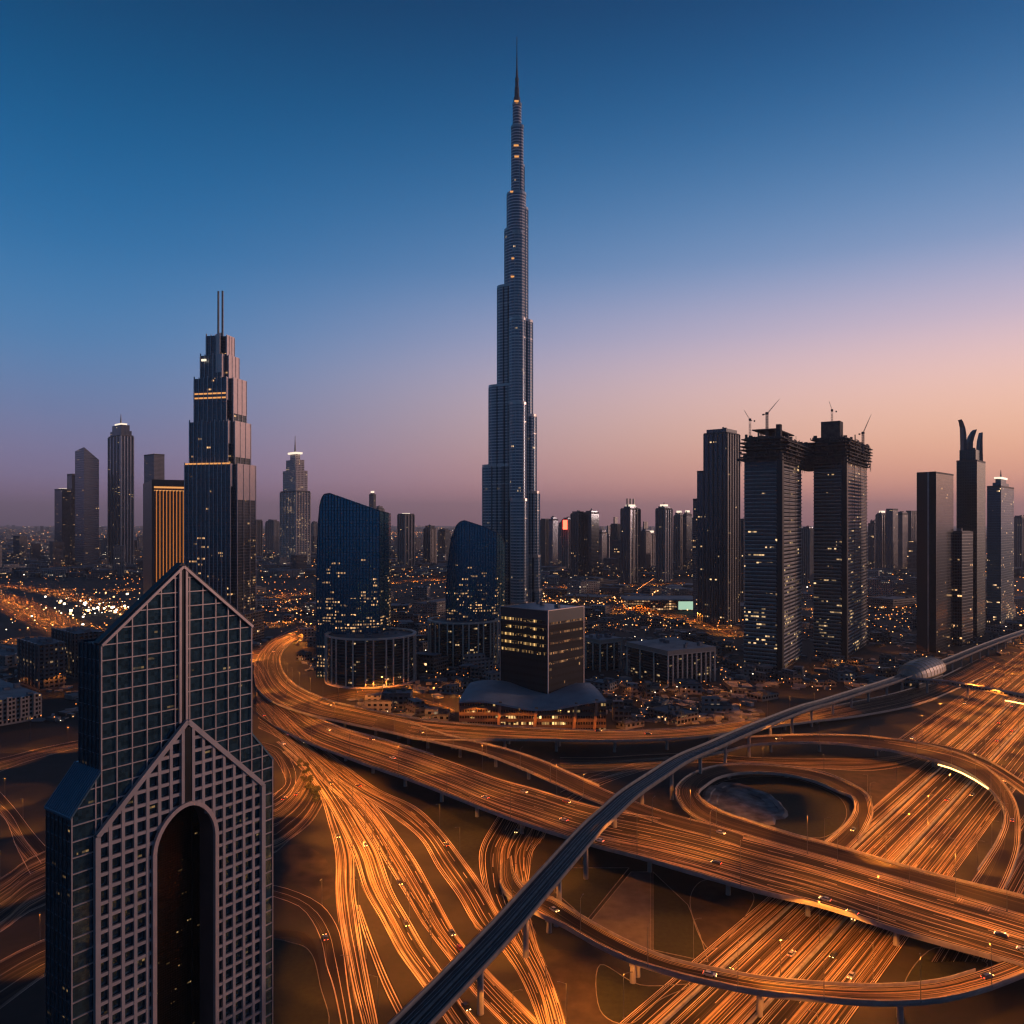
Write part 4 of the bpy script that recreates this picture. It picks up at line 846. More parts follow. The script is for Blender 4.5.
# ---- brown slab group on the right
r, wx, wy, z = shaft_tower('tower_block', 936, 1010, 917, 953.5, 44, 473, 'mirror_glass', 'slab tower with plain brown flank, white edge strip and mirrored face')
MB().prism(rect(-.4, wy * .45, -.05, wy + .3), 0, z + .5, 0, 0).build('brown_flank', M['slab_brown'], r)
MB().prism(rect(-.5, -.4, -.1, wy * .34), 0, z + 2, 0, 0).build('black_flank', M['dark_metal'], r)
MB().prism(rect(-1.0, wy * .36, -.1, wy * .44), 0, z + 1, 0, 0).build('edge_strip', M['silver'], r)
shaft_tower('tower_block', 962, 1060, 950, 973, 48, 533, 'glass_dark', 'lower dark glass tower between the brown slab and the crowned tower', [(.8, 531)])
r, wx, wy, z = shaft_tower('skyscraper', 977, 1130, 956.5, 985.5, 42, 461, 'crown_glass', 'dark tower with jagged claw shaped crown near the right edge', [(.8, 449)])
_r = r
ang = _r.rotation_euler.z
def claws():
    # set square to the street, at the tower's middle
    for pts in ([(-11, 460, 2.6), (-11, 445, 2.4), (-11.5, 434, 2.2), (-12.5, 427, 1.5), (-15, 421, .7), (-16.5, 419, .2)], [(-3, 455, 3.0), (-2.5, 442, 2.8), (0, 436, 2.6), (3.5, 431, 1.6), (5.5, 429, .4)], [(12, 461, 2.6), (12, 448, 2.2), (12.5, 440, 1.6), (14, 432, .3)]):
        cxl, cyl_ = wx / 2, wy / 2
        c, s = math.cos(-ang), math.sin(-ang)
        m = MB(); wd = 9
        for (xa, va, ta), (xb, vb, tb) in zip(pts, pts[1:]):
            za, zb = zat(va, 1150), zat(vb, 1150)
            P = lambda x, y, z: (cxl + x * c - y * s, cyl_ + x * s + y * c, z)
            q = [P(xa - ta, -wd / 2, za), P(xa + ta, -wd / 2, za), P(xa + ta, wd / 2, za), P(xa - ta, wd / 2, za), P(xb - tb, -wd / 2, zb), P(xb + tb, -wd / 2, zb), P(xb + tb, wd / 2, zb), P(xb - tb, wd / 2, zb)]
            for f in ((0, 1, 5, 4), (1, 2, 6, 5), (2, 3, 7, 6), (3, 0, 4, 7)): m.face([q[i] for i in f])
        m.build('claw', M['crown_metal'], _r)
claws()
shaft_tower('tower_block', 1001, 1290, 987, 1014, 42, 487, 'glass_blue', 'pale blue glass tower with small spire at the right edge', [(.6, 482), (.4, 478)], spire=468, lit_top=True)
# ---- far left group
shaft_tower('tower_block', 62, 2950, 54.5, 71, 40, 490, 'glass_dark', 'shortest of the four dark towers at the far left', lit_top=True)
shaft_tower('tower_block', 72, 3000, 67, 81, 40, 475, 'glass_dark', 'slim dark tower squeezed behind the slanted tower at the far left')
def slant_tower():
    r, wx, wy = tower_root('tower_block', 84, 2850, 75, 99, 40, 'dark tower with slanted roof leaning up to the left, far left', 'tower')
    zl, zn, zr = zat(450, 2850), zat(447, 2850), zat(459, 2850)
    MB().prism(rect(0, 0, wx, wy), 0, [zn, zr, zr, zl], 0, 1).build('shaft', [M['mirror_dark'], M['roof_grey']], r)
M['mirror_dark'] = facade('mirror_dark', 4, 8, .12, .25, (.10, .10, .12), (.2, .21, .24), .05, es=1.4, grough=.2)
slant_tower()
shaft_tower('skyscraper', 121, 2900, 108.5, 133.5, 42, 436, 'ribs_dark', 'tall dark tower with pale spire between the slanted tower and the golden building', [(.86, 430), (.7, 424)], spire=412, fins=4, lit_top=True)
shaft_tower('tower_block', 154, 2300, 144, 164.5, 42, 455, 'stone_grid', 'grey tower with bright rooftop rising behind the golden lit building', lit_top=True)
def golden():
    r, wx, wy = tower_root('hotel_building', 152, 1400, 143, 187, 60, 'dark framed building with glowing golden vertical ribs beside the gabled tower', 'building')
    z = zat(480, 1400)
    MB().prism(rect(0, 0, wx, wy), 0, z, 0, 1).build('shaft', [M['bronze_wall'], M['roof_grey']], r)
    rb = MB(); n = 9
    for k in range(n): rb.box(4 + (wx - 8) * k / n, -.9, 10, 6.2 + (wx - 8) * k / n, -.05, z - 18)
    rb.build('ribs', M['bronze'], r)
    gl = MB()
    for k in range(n): gl.box(6.6 + (wx - 8) * k / n, -.35, 20, 8.0 + (wx - 8) * k / n, -.1, z - 19)
    gl.build('glowing_slots', M['slot_glow'], r)
    tb = MB(); tb.box(3, -.8, z - 14, wx, -.06, z - 11); tb.box(3, -.8, z - 19, wx, -.06, z - 17.5); tb.build('light_band', M['gold_light'], r)
    fr = MB(); fr.box(-.5, -2.2, 0, 3, -.1, z + 1); fr.box(3, -2.2, z - 9.5, wx + .5, -.1, z + 1); fr.build('portal_frame', M['block_top'], r)
M['bronze_wall'] = rough_mat('bronze_wall', (.20, .11, .07), (.12, .07, .05), .08, rough=.45, metal=.3)
M['gold_slots'] = facade('gold_slots', 50, 5, .0, .25, (.2, .1, .05), (.2, .1, .05), 2.5, (1, .34, .07), .7, low=0, high=1)
M['slot_glow'] = emit_mat('slot_glow', (1, .30, .055), .55)
golden()
M['stone_lit'] = facade('stone_lit', 6, 7, .5, .4, (.62, .52, .46), (.08, .08, .10), .6, (1, .6, .3), .9, high=1, cl=.01)
def clock_tower():
    r, wx, wy, z = shaft_tower('skyscraper', 296, 3050, 280.5, 310, 46, 492, 'stone_lit', 'pale stepped stone skyscraper with lit crown standing alone right of the mast tower', [(.84, 470), (.62, 459), (.34, 453)], spire=434, lit_top=True, fins=5, finmat='pale_stone')
clock_tower()
# ------------------------------------------------------------------ the gabled tower in the foreground
def gabled():
    r = empty('gabled_tower', (-121 * .9, 235 * .9, 0), math.atan2(.817, .592)); tag(r, 'gabled glass tower with pale window grid and tall pointed arch, nearest building at left', 'tower'); FP.append((-101, 243, 44)); B0 = -18.4
    DEP = 13; ZE, ZA, ZM = 129.3, 151.2, 92.0; XA = 26.0
    def gable(x, e, a, x0, x1):
        xm = (x0 + x1) / 2; return e + (a - e) * (1 - abs(x - xm) / ((x1 - x0) / 2))
    # shaft above the shoulders
    prof = [(0, ZM), (52, ZM), (52, ZE), (26, ZA), (0, ZE)]
    GT = 2.4
    sh = MB(); sh.face([(x, 0, z) for x, z in prof], [(x + .1, z) for x, z in prof]); sh.face([(x, GT, z) for x, z in reversed(prof)], [(x, z) for x, z in reversed(prof)])
    sh.prism([(0, 0), (52, 0), (52, DEP), (0, DEP)][::1], ZM, ZE - .3, 0, 0, cap=False)
    sh.f.pop(2); sh.uv.pop(2); sh.m.pop(2); sh.sm.pop(2)
    sh.build('shaft', M['gable_glass'], r)
    rf = MB(); rf.box(.3, GT + .05, ZE - 2, 51.7, DEP - .3, ZE - .8); rf.box(12, 5, ZE - .85, 20, 10, ZE + 1.5); rf.box(30, 6, ZE - .85, 36, 9.5, ZE + 2)
    for a, b in (((-.6, ZE - .2), (26, ZA + .3)), ((26, ZA + .3), (52.6, ZE - .2))):
        A_ = Vector((a[0], 0, a[1])); B_ = Vector((b[0], 0, b[1])); rf.bar(A_ + Vector((0, GT / 2 - .3, .1)), B_ + Vector((0, GT / 2 - .3, .1)), GT + .6, .8, up=(0, 0, 1))
    rf.build('roof', M['block_top'], r)
    # lower body with the arch cut through
    X0, X1, Y0 = -8.5, 60.8, -.35; AL, AR, AX, ZS, ZT = 15.6, 37.2, 27.1, 62.5, 75.0
    def arch(t):      # left half t 0..1 from springing to apex
        return (AL + (AX - AL) * (1 - math.cos(t * math.pi / 2)) ** .85 if t < 1 else AX, ZS + (ZT - ZS) * math.sin(t * math.pi / 2) ** .95)
    lp = [arch(i / 10) for i in range(11)]; rp = [(AX + (AX - x) * (AR - AX) / (AX - AL), z) for x, z in lp]
    def az(x):        # height of the opening at x
        P = lp if x <= AX else rp[::-1]
        if x <= AL or x >= AR: return B0
        for (xa, za), (xb, zb) in zip(P, P[1:]):
            if min(xa, xb) <= x <= max(xa, xb) and abs(xb - xa) > 1e-6: return za + (zb - za) * (x - xa) / (xb - xa)
        return ZT
    EA = 81.0
    left = [(X0, B0), (AL, B0)] + lp + [(AX, ZM), (0, ZM), (X0, EA)]; right = [(AR, B0), (X1, B0), (X1, EA), (52, ZM), (AX, ZM)] + rp[::-1]
    bd = MB()
    for P in (left, right): bd.face([(x, Y0, z) for x, z in P], [(x + .1, z) for x, z in P])
    bd.face([(X0, DEP + 2, B0), (X0, Y0, B0), (X0, Y0, EA), (X0, DEP + 2, EA)], [(0, B0), (DEP + 2.35, B0), (DEP + 2.35, EA), (0, EA)]); bd.face([(X1, Y0, B0), (X1, DEP + 2, B0), (X1, DEP + 2, EA), (X1, Y0, EA)], [(0, B0), (20, B0), (20, EA), (0, EA)])
    bd.face([(X1, DEP + 2, B0), (X0, DEP + 2, B0), (X0, DEP + 2, EA), (0, DEP + 2, ZM), (52, DEP + 2, ZM), (X1, DEP + 2, EA)]); bd.face([(0, Y0, ZM), (52, Y0, ZM), (52, DEP + 2, ZM), (0, DEP + 2, ZM)])
    bd.build('lower_body', M['gable_glass'], r)
    for (xa, za), (xb, zb) in list(zip([(X0 - .3, EA - .3), (X1 + .3, EA - .3)], [(.05, ZM + .1), (51.95, ZM + .1)])):
        ar = MB(); ar.face([(xa, Y0 - .4, za), (xb, Y0 - .4, zb), (xb, DEP + 2.3, zb), (xa, DEP + 2.3, za)]); ar.face([(xa, Y0 - .4, za - .7), (xb, Y0 - .4, zb - .7), (xb, Y0 - .4, zb), (xa, Y0 - .4, za)]); ar.face([(xa, Y0 - .4, za - .7), (xa, DEP + 2.3, za - .7), (xa, DEP + 2.3, za), (xa, Y0 - .4, za)]); ar.build('shoulder_roof', M['shoulder'], r)
    seams = MB(); seams2 = MB()
    for k in range(14):
        y = Y0 + (DEP + 2) * k / 13; seams.bar((X0 - .3, y, EA - .1), (0, y, ZM + .25), .15, .25); seams2.bar((X1 + .3, y, EA - .1), (52, y, ZM + .25), .15, .25)
    seams.build('roof_seams', M['slate_metal'], r); seams2.build('roof_seams', M['slate_metal'], r)
    # recess of the arch
    rv = MB(); path = [(AL, B0)] + lp + rp[::-1][1:] + [(AR, B0)]
    for (xa, za), (xb, zb) in zip(path, path[1:]): rv.face([(xa, -1.5, za), (xb, -1.5, zb), (xb, 7.5, zb), (xa, 7.5, za)])
    rv.build('arch_reveal', M['reveal'], r)
    bk = MB(); bk.face([(x, 7.5, z) for x, z in ([(AL, B0), (AR, B0)] + rp + lp[::-1][1:])], [(x, z) for x, z in ([(AL, B0), (AR, B0)] + rp + lp[::-1][1:])]); bk.build('atrium_glass', M['atrium'], r)
    am = MB()
    for x in (AL + 1.7, AR - 3.2): am.box(x, 7.1, B0, x + .35, 7.45, az(x) - .5)
    am.build('atrium_post', M['dark_metal'], r)
    # shaft mullions: every cell 4.73 x 5.3 m, a heavy rib in the middle
    mu = MB(); zlow = lambda x: 0
    def panel(x): return gable(x, 73.4, 101.3, -1.6, 55.8) if -1.6 <= x <= 55.8 else B0
    def roofl(x): return gable(x, ZE, ZA, 0, 52) if 0 <= x <= 52 else (EA + (ZM - EA) * (x - X0) / 8.5 if x < 0 else EA + (ZM - EA) * (X1 - x) / 8.8)
    xs = [X0 + .15, -1.6, 0.1] + [4.7 * k for k in range(1, 6)] + [52 - 4.7 * k for k in range(1, 6)] + [51.9, 56.2, X1 - .15]
    for x in xs:
        b, t = panel(x), roofl(x)
        if t > b: mu.box(x - .17, -.75 if b < ZM else -.6, b, x + .17, Y0 - .03, t - .2)
    nz = int(ZA / 4.6)
    for k in range(-4, nz + 1):
        z = k * 4.6
        if z >= ZA - 2: continue
        xl = X0 if z <= EA else (X0 + (z - EA) / (ZM - EA) * 8.5 if z < ZM else (0 if z <= ZE else 26 * (z - ZE) / (ZA - ZE)))
        xr = X1 if z <= EA else (X1 - (z - EA) / (ZM - EA) * 8.8 if z < ZM else (52 if z <= ZE else 52 - 26 * (z - ZE) / (ZA - ZE)))
        if z < 73.4: segs = [(xl, -1.6), (55.8, xr)]
        elif z < 101.3: q = (z - 73.4) / (101.3 - 73.4) * 28.7; segs = [(xl, -1.6 + q), (55.8 - q, xr)]
        else: segs = [(xl, xr)]
        for a, b in segs:
            if b - a > .4: mu.box(a, -.68, z - .15, b, Y0 - .02, z + .15)
    mu.build('mullion_grid', M['pink_alu'], r)
    cr_ = MB(); cr_.box(24.5, -1.3, 101, 25.3, -.3, ZA - .8); cr_.box(26.7, -1.3, 101, 27.5, -.3, ZA - .8); cr_.build('ridge_rib', M['pink_alu'], r)
    MB().box(25.35, -.9, 101, 26.65, -.45, ZA - .4).build('rib_slot', M['dark_metal'], r)
    # mullions of the narrow left flank
    lf = MB()
    for k in range(-4, nz + 1):
        z = k * 4.6
        if z < EA: lf.box(X0 - .22, Y0, z - .1, X0 - .02, DEP + 2, z + .1)
        if ZM < z < ZE: lf.box(-.22, 0, z - .1, -.02, DEP, z + .1)
    for k in range(7):
        y = k * 2.45; lf.box(X0 - .24, y - .08 + Y0, B0, X0 - .02, y + .08 + Y0, EA)
        if y <= DEP: lf.box(-.24, y - .08, ZM, -.02, y + .08, ZE)
    lf.build('flank_mullions', M['dark_alu'], r)
    # rakes
    rk = MB(); rk.bar((0, -1.1, ZE - .5), (26, -1.1, ZA - .4), .7, .8); rk.bar((26, -1.1, ZA - .4), (52, -1.1, ZE - .5), .7, .8); rk.build('gable_trim', M['pink_alu'], r)
    # pale window grid with the arch
    pg = MB(); y0, y1 = -1.7, -.75
    def pz(x): return gable(x, 73.4, 101.3, -1.6, 55.8)
    cols = [-1.6 + i * 26.9 / 7 for i in range(8)]; cols += [54.2 - c for c in cols]
    for x in sorted(cols):
        b = az(x); w = .50
        t = pz(x) - .3
        if t > b + .5: pg.box(x - w, y0, b, x + w, y1, t)
    k = 0; z = 3.0 - 4.2 * 4
    while z < 99:
        q = max(0, (z - 73.4) / (101.3 - 73.4)) * 28.7; xl, xr = -1.6 + q, 55.8 - q
        if z < ZT:
            if z <= ZS: a, b = AL, AR
            else:
                tt = (z - ZS) / (ZT - ZS); xx = [p for p in lp if p[1] >= z]; a = xx[0][0] if xx else AX; b = AX + (AX - a) * (AR - AX) / (AX - AL)
            segs = [(xl, a), (b, xr)]
        else: segs = [(xl, xr)]
        for a, b in segs: pg.box(a, y0 + .12, z - .52, b, y1 + .05, z + .52)
        z += 4.2
    pg.build('window_grid', M['pink_panel'], r)
    br = MB(); pts = [(-1.6, B0), (-1.6, 73.4), (27.1, 101.3), (55.8, 73.4), (55.8, B0)]
    for (xa, za), (xb, zb) in zip(pts, pts[1:]): br.bar((xa, -1.4, za), (xb, -1.4, zb), 1.5, 1.5, up=(0, 1, 0))
    for x in (25.3, 28.9): br.box(x - .5, -2.1, ZT, x + .5, -1.2, 99.8)
    br.build('grid_border', M['pink_panel'], r)
    MB().box(25.85, -1.9, ZT + .6, 28.35, -1.3, 99.4).build('slot_glass', M['dark_metal'], r)
    ab = MB()
    for (xa, za), (xb, zb) in zip(path, path[1:]): ab.bar((xa, -1.9, za), (xb, -1.9, zb), 1.3, 1.3, up=(0, 1, 0))
    ab.build('arch_trim', M['pink_alu'], r)
    for o in r.children:
        for q in o.data.vertices: q.co = (q.co.x * .9, q.co.y * .9, max(-.1, q.co.z * .9 + 16.5))
M['pink_panel'] = rough_mat('pink_panel', (.46, .395, .39), (.37, .32, .315), .15, rough=.5, metal=.2, bump=.2)
M['gable_glass'] = facade('gable_glass', 1.0567, 1.15, .02, .02, (.02, .02, .02), (.15, .33, .43), .014, (1, .55, .16), .28, low=.3, lowz=120, high=1, grough=.07, wave=.1, pane=.8, cl=.03)
M['shoulder'] = rough_mat('shoulder', (.12, .22, .30), (.09, .18, .25), .4, rough=.35, metal=.55)
M['reveal'] = rough_mat('reveal', (.17, .13, .125), (.11, .09, .085), .1, rough=.5, metal=.2)
M['atrium'] = facade('atrium', .6, .8, .05, .05, (.012, .012, .012), (.04, .035, .025), .05, (1, .6, .2), .4, low=1, lowz=60, grough=.2, cl=.06, wave=.3)
M['dark_alu'] = rough_mat('dark_alu', (.11, .11, .12), rough=.4, metal=.4)
gabled()
# old pale apartment block at the left edge and the dark ones behind it
def balcony_block(pxN, d, pxL, pxR, th, vt, mat, label, nb=5):
    r, wx, wy = tower_root('apartment_building', pxN, d, pxL, pxR, th, label, 'building'); z = zat(vt, d)
    MB().prism(rect(0, 0, wx, wy), 0, z, 0, 1).build('wall', [M[mat], M['roof_pale' if 'warm' in mat else 'roof_grey']], r)
    n = max(2, int(wx / 9))
    for k in range(n):
        x = (k + .5) * wx / n; b = MB(); b.box(x - 2.0, -1.8, 4, x + 2.0, -.05, z + 1.5 * (k % 2)); b.build('bay', M[mat], r)
    m2 = max(2, int(wy / 9))
    for k in range(m2):
        y = (k + .5) * wy / m2; b = MB(); b.box(-1.8, y - 2.0, 4, -.05, y + 2.0, z + 1.2); b.build('bay', M[mat], r)
    roof_kit(r, 1, 1, wx - 1, wy - 1, z, random.Random(int(pxN * 3)), 7)
balcony_block(-12, 640, -60, 42, 40, 702, 'stone_warm', 'pale old apartment block with vertical bays at the left edge')
balcony_block(38, 780, 18, 66, 42, 645, 'low_dark', 'dark apartment block left of the gabled tower, nearest of its cluster')
balcony_block(74, 840, 52, 104, 42, 634, 'low_dark', 'dark wide apartment block partly hidden by the gabled tower')
balcony_block(2, 900, -30, 30, 42, 656, 'low_pale', 'low grey apartment block behind the pale old one at the left edge')
# ------------------------------------------------------------------ distant towers
LAND = [(-330, 1119, 'the mast tower'), (-105, 256, 'the gabled tower'), (-152, 760, 'the larger blue tower'), (-45, 890, 'the smaller blue tower'), (6, 1097, 'the needle skyscraper'),
        (29, 680, 'the dark office block'), (157, 830, 'the long colonnaded building'), (285, 905, 'the left unfinished twin'), (405, 990, 'the right unfinished twin'), (535, 1020, 'the brown flanked slab'), (580, 1140, 'the claw crowned tower'), (-1400, 2900, 'the far left dark towers'), (-620, 1400, 'the golden building'), (-820, 3050, 'the pale stone skyscraper'), (235, 1290, 'the tall ribbed tower')]
ST = [  # pxL, pxR, top, depth, material, spire, words
 (266, 279, 521, 4200, 'stone_grid', 0, 'small hazy grey tower between the mast tower and the pale stone skyscraper'),
 (311, 318, 523, 4500, 'ribs_dark', 0, 'tiny dark tower touching the larger blue tower on its left'),
 (369, 376, 494, 3400, 'glass_dark', 0, 'dark slim tower with lit top peeking above the larger blue tower'),
 (375, 384, 508, 3500, 'stone_grid', 0, 'lower grey tower peeking above the right shoulder of the larger blue tower'),
 (398, 414, 515, 2700, 'ribs_dark', 0, 'dark tower with rooftop lights midway between the blue towers'),
 (424, 436, 528, 2900, 'glass_dark', 0, 'short dark tower in the gap left of the smaller blue tower'),
 (438, 450, 530, 3100, 'glass_dark', 0, 'dark tower just touching the left side of the smaller blue tower'),
 (541, 550, 520, 2900, 'stone_grid', 0, 'hazy slab immediately right of the needle skyscraper'),
 (549, 558, 519, 2700, 'ribs_silver', 0, 'second grey slab right of the needle skyscraper'),
 (557, 566, 525, 2800, 'stone_grid', 0, 'third and lower slab right of the needle skyscraper'),
 (562, 573, 519, 2600, 'ribs_dark', 0, 'slab with red rooftop sign, left of the dark twin slabs'),
 (571, 585, 513, 2300, 'glass_dark', 0, 'left of the two dark square topped slabs right of the needle skyscraper'),
 (584, 599, 512, 2300, 'glass_dark', 508, 'right of the two dark square topped slabs, with a small roof mast'),
 (598, 607, 532, 2700, 'stone_grid', 0, 'low grey block right of the two dark square topped slabs'),
 (606, 613, 536, 2900, 'ribs_silver', 0, 'lowest grey block in the skyline dip left of the horned tower'),
 (611, 620, 525, 2600, 'stone_grid', 0, 'grey tower tucked against the left of the horned tower'),
 (621, 640, 508, 2150, 'ribs_dark', 0, 'horned dark tower with twin white lit prongs in the middle skyline'),
 (641, 650, 531, 2600, 'ribs_silver', 0, 'low ribbed tower directly right of the horned tower'),
 (647, 656, 534, 2700, 'stone_grid', 0, 'short grey tower left of the tower with white lit cap'),
 (656, 672, 508, 2200, 'ribs_silver', 502, 'ribbed tower with bright white cap in the middle skyline'),
 (674, 684, 515, 2500, 'stone_grid', 0, 'pair member on the left, grey tower right of the white capped tower'),
 (683, 692, 514, 2450, 'glass_dark', 0, 'pair member on the right, dark tower right of the white capped tower'),
 (690, 700, 519, 2600, 'stone_grid', 0, 'grey tower filling the gap before the tall ribbed tower'),
 (802, 814, 528, 2100, 'glass_dark', 0, 'dark tower seen through the gap between the unfinished twins'),
 (868, 880, 523, 2700, 'ribs_dark', 0, 'dim tower emerging from behind the right unfinished twin'),
 (876, 888, 514, 2600, 'stone_grid', 0, 'grey tower with white rooftop light right of the unfinished twins'),
 (886, 898, 510, 2500, 'ribs_dark', 0, 'tallest tower of the hazy cluster left of the brown flanked slab'),
 (896, 908, 513, 2550, 'stone_grid', 0, 'grey tower near the right of the hazy cluster by the brown flanked slab'),
 (906, 919, 512, 2650, 'ribs_silver', 0, 'ribbed tower half hidden by the brown flanked slab'),
 (1013, 1030, 517, 2700, 'ribs_dark', 0, 'dim tower cut by the right edge of the picture'),
 (972, 984, 540, 1700, 'glass_dark', 0, 'dark block squeezed behind the foot of the claw crowned tower'),
 (254, 262, 521, 3600, 'glass_dark', 0, 'dark sliver of a tower touching the right side of the mast tower'),
]
for i, (a, b, v, d, mt, spv, lab) in enumerate(ST):
    rr = random.Random(i); N_ = a + (b - a) * rr.uniform(.35, .65)
    steps = [] if rr.random() < .3 else [(rr.uniform(.6, .85), v - rr.uniform(1, 2.5))]
    shaft_tower('tower_block', N_, d, a, b, 46 if N_ > 800 else 40, v + (1.5 if steps else 0), mt, lab, steps, spire=spv or None, crown='horns' if 'horned' in lab else None,
                lit_top=any(w in lab for w in ('lit', 'white', 'lights', 'bright')), group='distant skyline towers', fins=rr.choice([0, 3, 4]), finmat=rr.choice(['concrete_dark', 'concrete', 'steel']))
x, y, z = atpx(565, 525, 2590); s_ = MB().box(x - 8, y - 22, z - 14, x + 6, y - 21, z + 16); tag(s_.build('rooftop_sign', M['red_light']), 'small red glowing sign in the skyline right of the needle skyscraper', 'sign')
# brightly lit hall
def hall():
    d = 1480; x0, x1 = (628 - CX) / F * d, (698 - CX) / F * d; r = empty('exhibition_hall', ((x0 + x1) / 2, d, 0)); w = (x1 - x0)
    tag(r, 'long flat hall with glowing pale green end wall and warm lit front', 'hall')
    MB().prism(rect(-w / 2, 0, w / 2, 70), 0, 20, 0, 1).build('wall', [M['hall_wall'], M['roof_pale']], r)
    MB().prism([(-w / 2 - 4, -6), (w / 2 + 4, -6), (w / 2 + 4, 74), (-w / 2 - 4, 74)], 20.05, 22, 0, 0, bottom=True).build('roof', M['roof_pale'], r)
    MB().box(w * .22, -.8, 3, w / 2 - 1, -.1, 18).build('glowing_screen', M['screen_green'], r)
    FP.append(((x0 + x1) / 2, d, w / 2))
M['hall_wall'] = facade('hall_wall', 5, 5, .25, .3, (.2, .12, .08), (.2, .12, .08), .8, (1, .5, .2), 1.4)
M['screen_green'] = emit_mat('screen_green', (.55, .85, .62), .75)
hall()
# ------------------------------------------------------------------ low buildings, by district
def on_road(x, y, m=14):
    for A, B, _ in ROADS.values():
        for i in range(0, len(A), 2):
            c = (A[i] + B[i]) / 2
            if (c.x - x) ** 2 + (c.y - y) ** 2 < ((A[i] - B[i]).length / 2 + m) ** 2: return True
    return False
def blocked(x, y, m): return any((x - a) ** 2 + (y - b) ** 2 < (c + m) ** 2 for a, b, c in FP)
TINT = [('low_lit', 'brown'), ('low_dark', 'dark grey'), ('low_pale', 'pale grey')]
def low_building(x, y, w, l, h, rz, mt, label, rr):
    r = empty('low_rise_building', (x, y, 0), rz); tag(r, label, 'building', 'low rise buildings of the dusk city')
    m = MB(); m.prism(rect(-w / 2, -l / 2, w / 2, l / 2), 0, h, 0, 1)
    if rr.random() < .5: m.prism(rect(-w / 2, -l / 2, rr.uniform(-.1, .2) * w, rr.uniform(-.1, .3) * l), h - .1, h + rr.uniform(3, 9), 0, 1)
    m.build('wall', [M[mt], M[rr.choice(['roof_grey', 'roof_pale', 'roof_grey'])]], r)
    k = MB()
    k.prism(rect(-w / 2 - .1, -l / 2 - .1, w / 2 + .1, l / 2 + .1), h - .4, h + .9, 0, 0, cap=False)
    for _ in range(rr.randint(3, 7)): a, b = rr.uniform(-.42, .3) * w, rr.uniform(-.42, .3) * l; s = rr.uniform(1.5, 5); k.box(a, b, h - .1, a + s, b + s * rr.uniform(.5, 1.5), h + rr.uniform(1, 3))
    k.build('roof_plant', M['concrete_dark'], r)
rr = random.Random(21); placed = []; tries = 0
while len(placed) < 285 and tries < 12000:
    tries += 1
    v = rr.uniform(596, 728) if len(placed) < 195 and tries < 8000 else rr.uniform(551, 640); u = rr.uniform(-10, 1034); p = G(u, v)
    if v > 690 and not (u < 50 or 300 < u < 460 or 600 < u < 770): continue
    w, l, h = rr.uniform(16, 46), rr.uniform(16, 60), rr.uniform(6, 17)
    if rr.random() < .12: w *= 1.8; l *= 1.4; h *= 1.7
    if p.y > 1400: w *= 1.7; l *= 1.6; h *= 1.4
    if v > 620: h *= .62; w *= .55; l *= .55
    rad = math.hypot(w, l) / 2
    if blocked(p.x, p.y, rad * .35) or on_road(p.x, p.y, rad * .6): continue
    if p.y < 1480 and 620 < u < 706 and 588 < v < 616: continue
    if any((p.x - a) ** 2 + (p.y - b) ** 2 < (rad + c) ** 2 * (.36 if v > 596 else .6) for a, b, c in placed): continue
    placed.append((p.x, p.y, rad)); mt, tn = rr.choice(TINT)
    px = CX + F * p.x / p.y; near = min(LAND, key=lambda q: abs(CX + F * q[0] / q[1] - px) + .02 * abs(q[1] - p.y))
    rel = 'in front of' if p.y < near[1] - 60 else ('behind' if p.y > near[1] + 160 else ('left of' if p.x < near[0] else 'right of'))
    size = 'small' if rad < 20 else ('long' if l > 1.5 * w or w > 1.5 * l else 'broad')
    low_building(p.x, p.y, w, l, h, rr.choice([0, .35, .6, 1.1]) + rr.uniform(-.06, .06), mt, f'{size} {tn} flat roofed low building {rel} {near[2]}', rr)
def clutter():
    q = random.Random(64); mb = MB()
    for _ in range(4200):
        u, v = q.uniform(-5, 1030), q.uniform(598, 724); p = G(u, v)
        if (u > 760 and v > 690) or blocked(p.x, p.y, -4) or on_road(p.x, p.y, 4): continue
        w, l, h = q.uniform(1, 5), q.uniform(2, 14), q.uniform(.6, 3.6); a = q.choice([0, .5, 1.1]) + q.uniform(-.1, .1); c, s_ = math.cos(a), math.sin(a)
        mb.prism([(p.x + c * i * w - s_ * j * l / 2, p.y + s_ * i * w + c * j * l / 2) for i, j in ((-1, -1), (1, -1), (1, 1), (-1, 1))], 0, h, q.choice([0, 1, 2]), q.choice([0, 1, 1, 2]))
    tag(mb.build('yard_clutter', [M['concrete'], M['roof_pale'], M['concrete_dark']]), 'low walls sheds and stacked materials filling the yards between the towers', 'yard clutter', kind='stuff')
clutter()
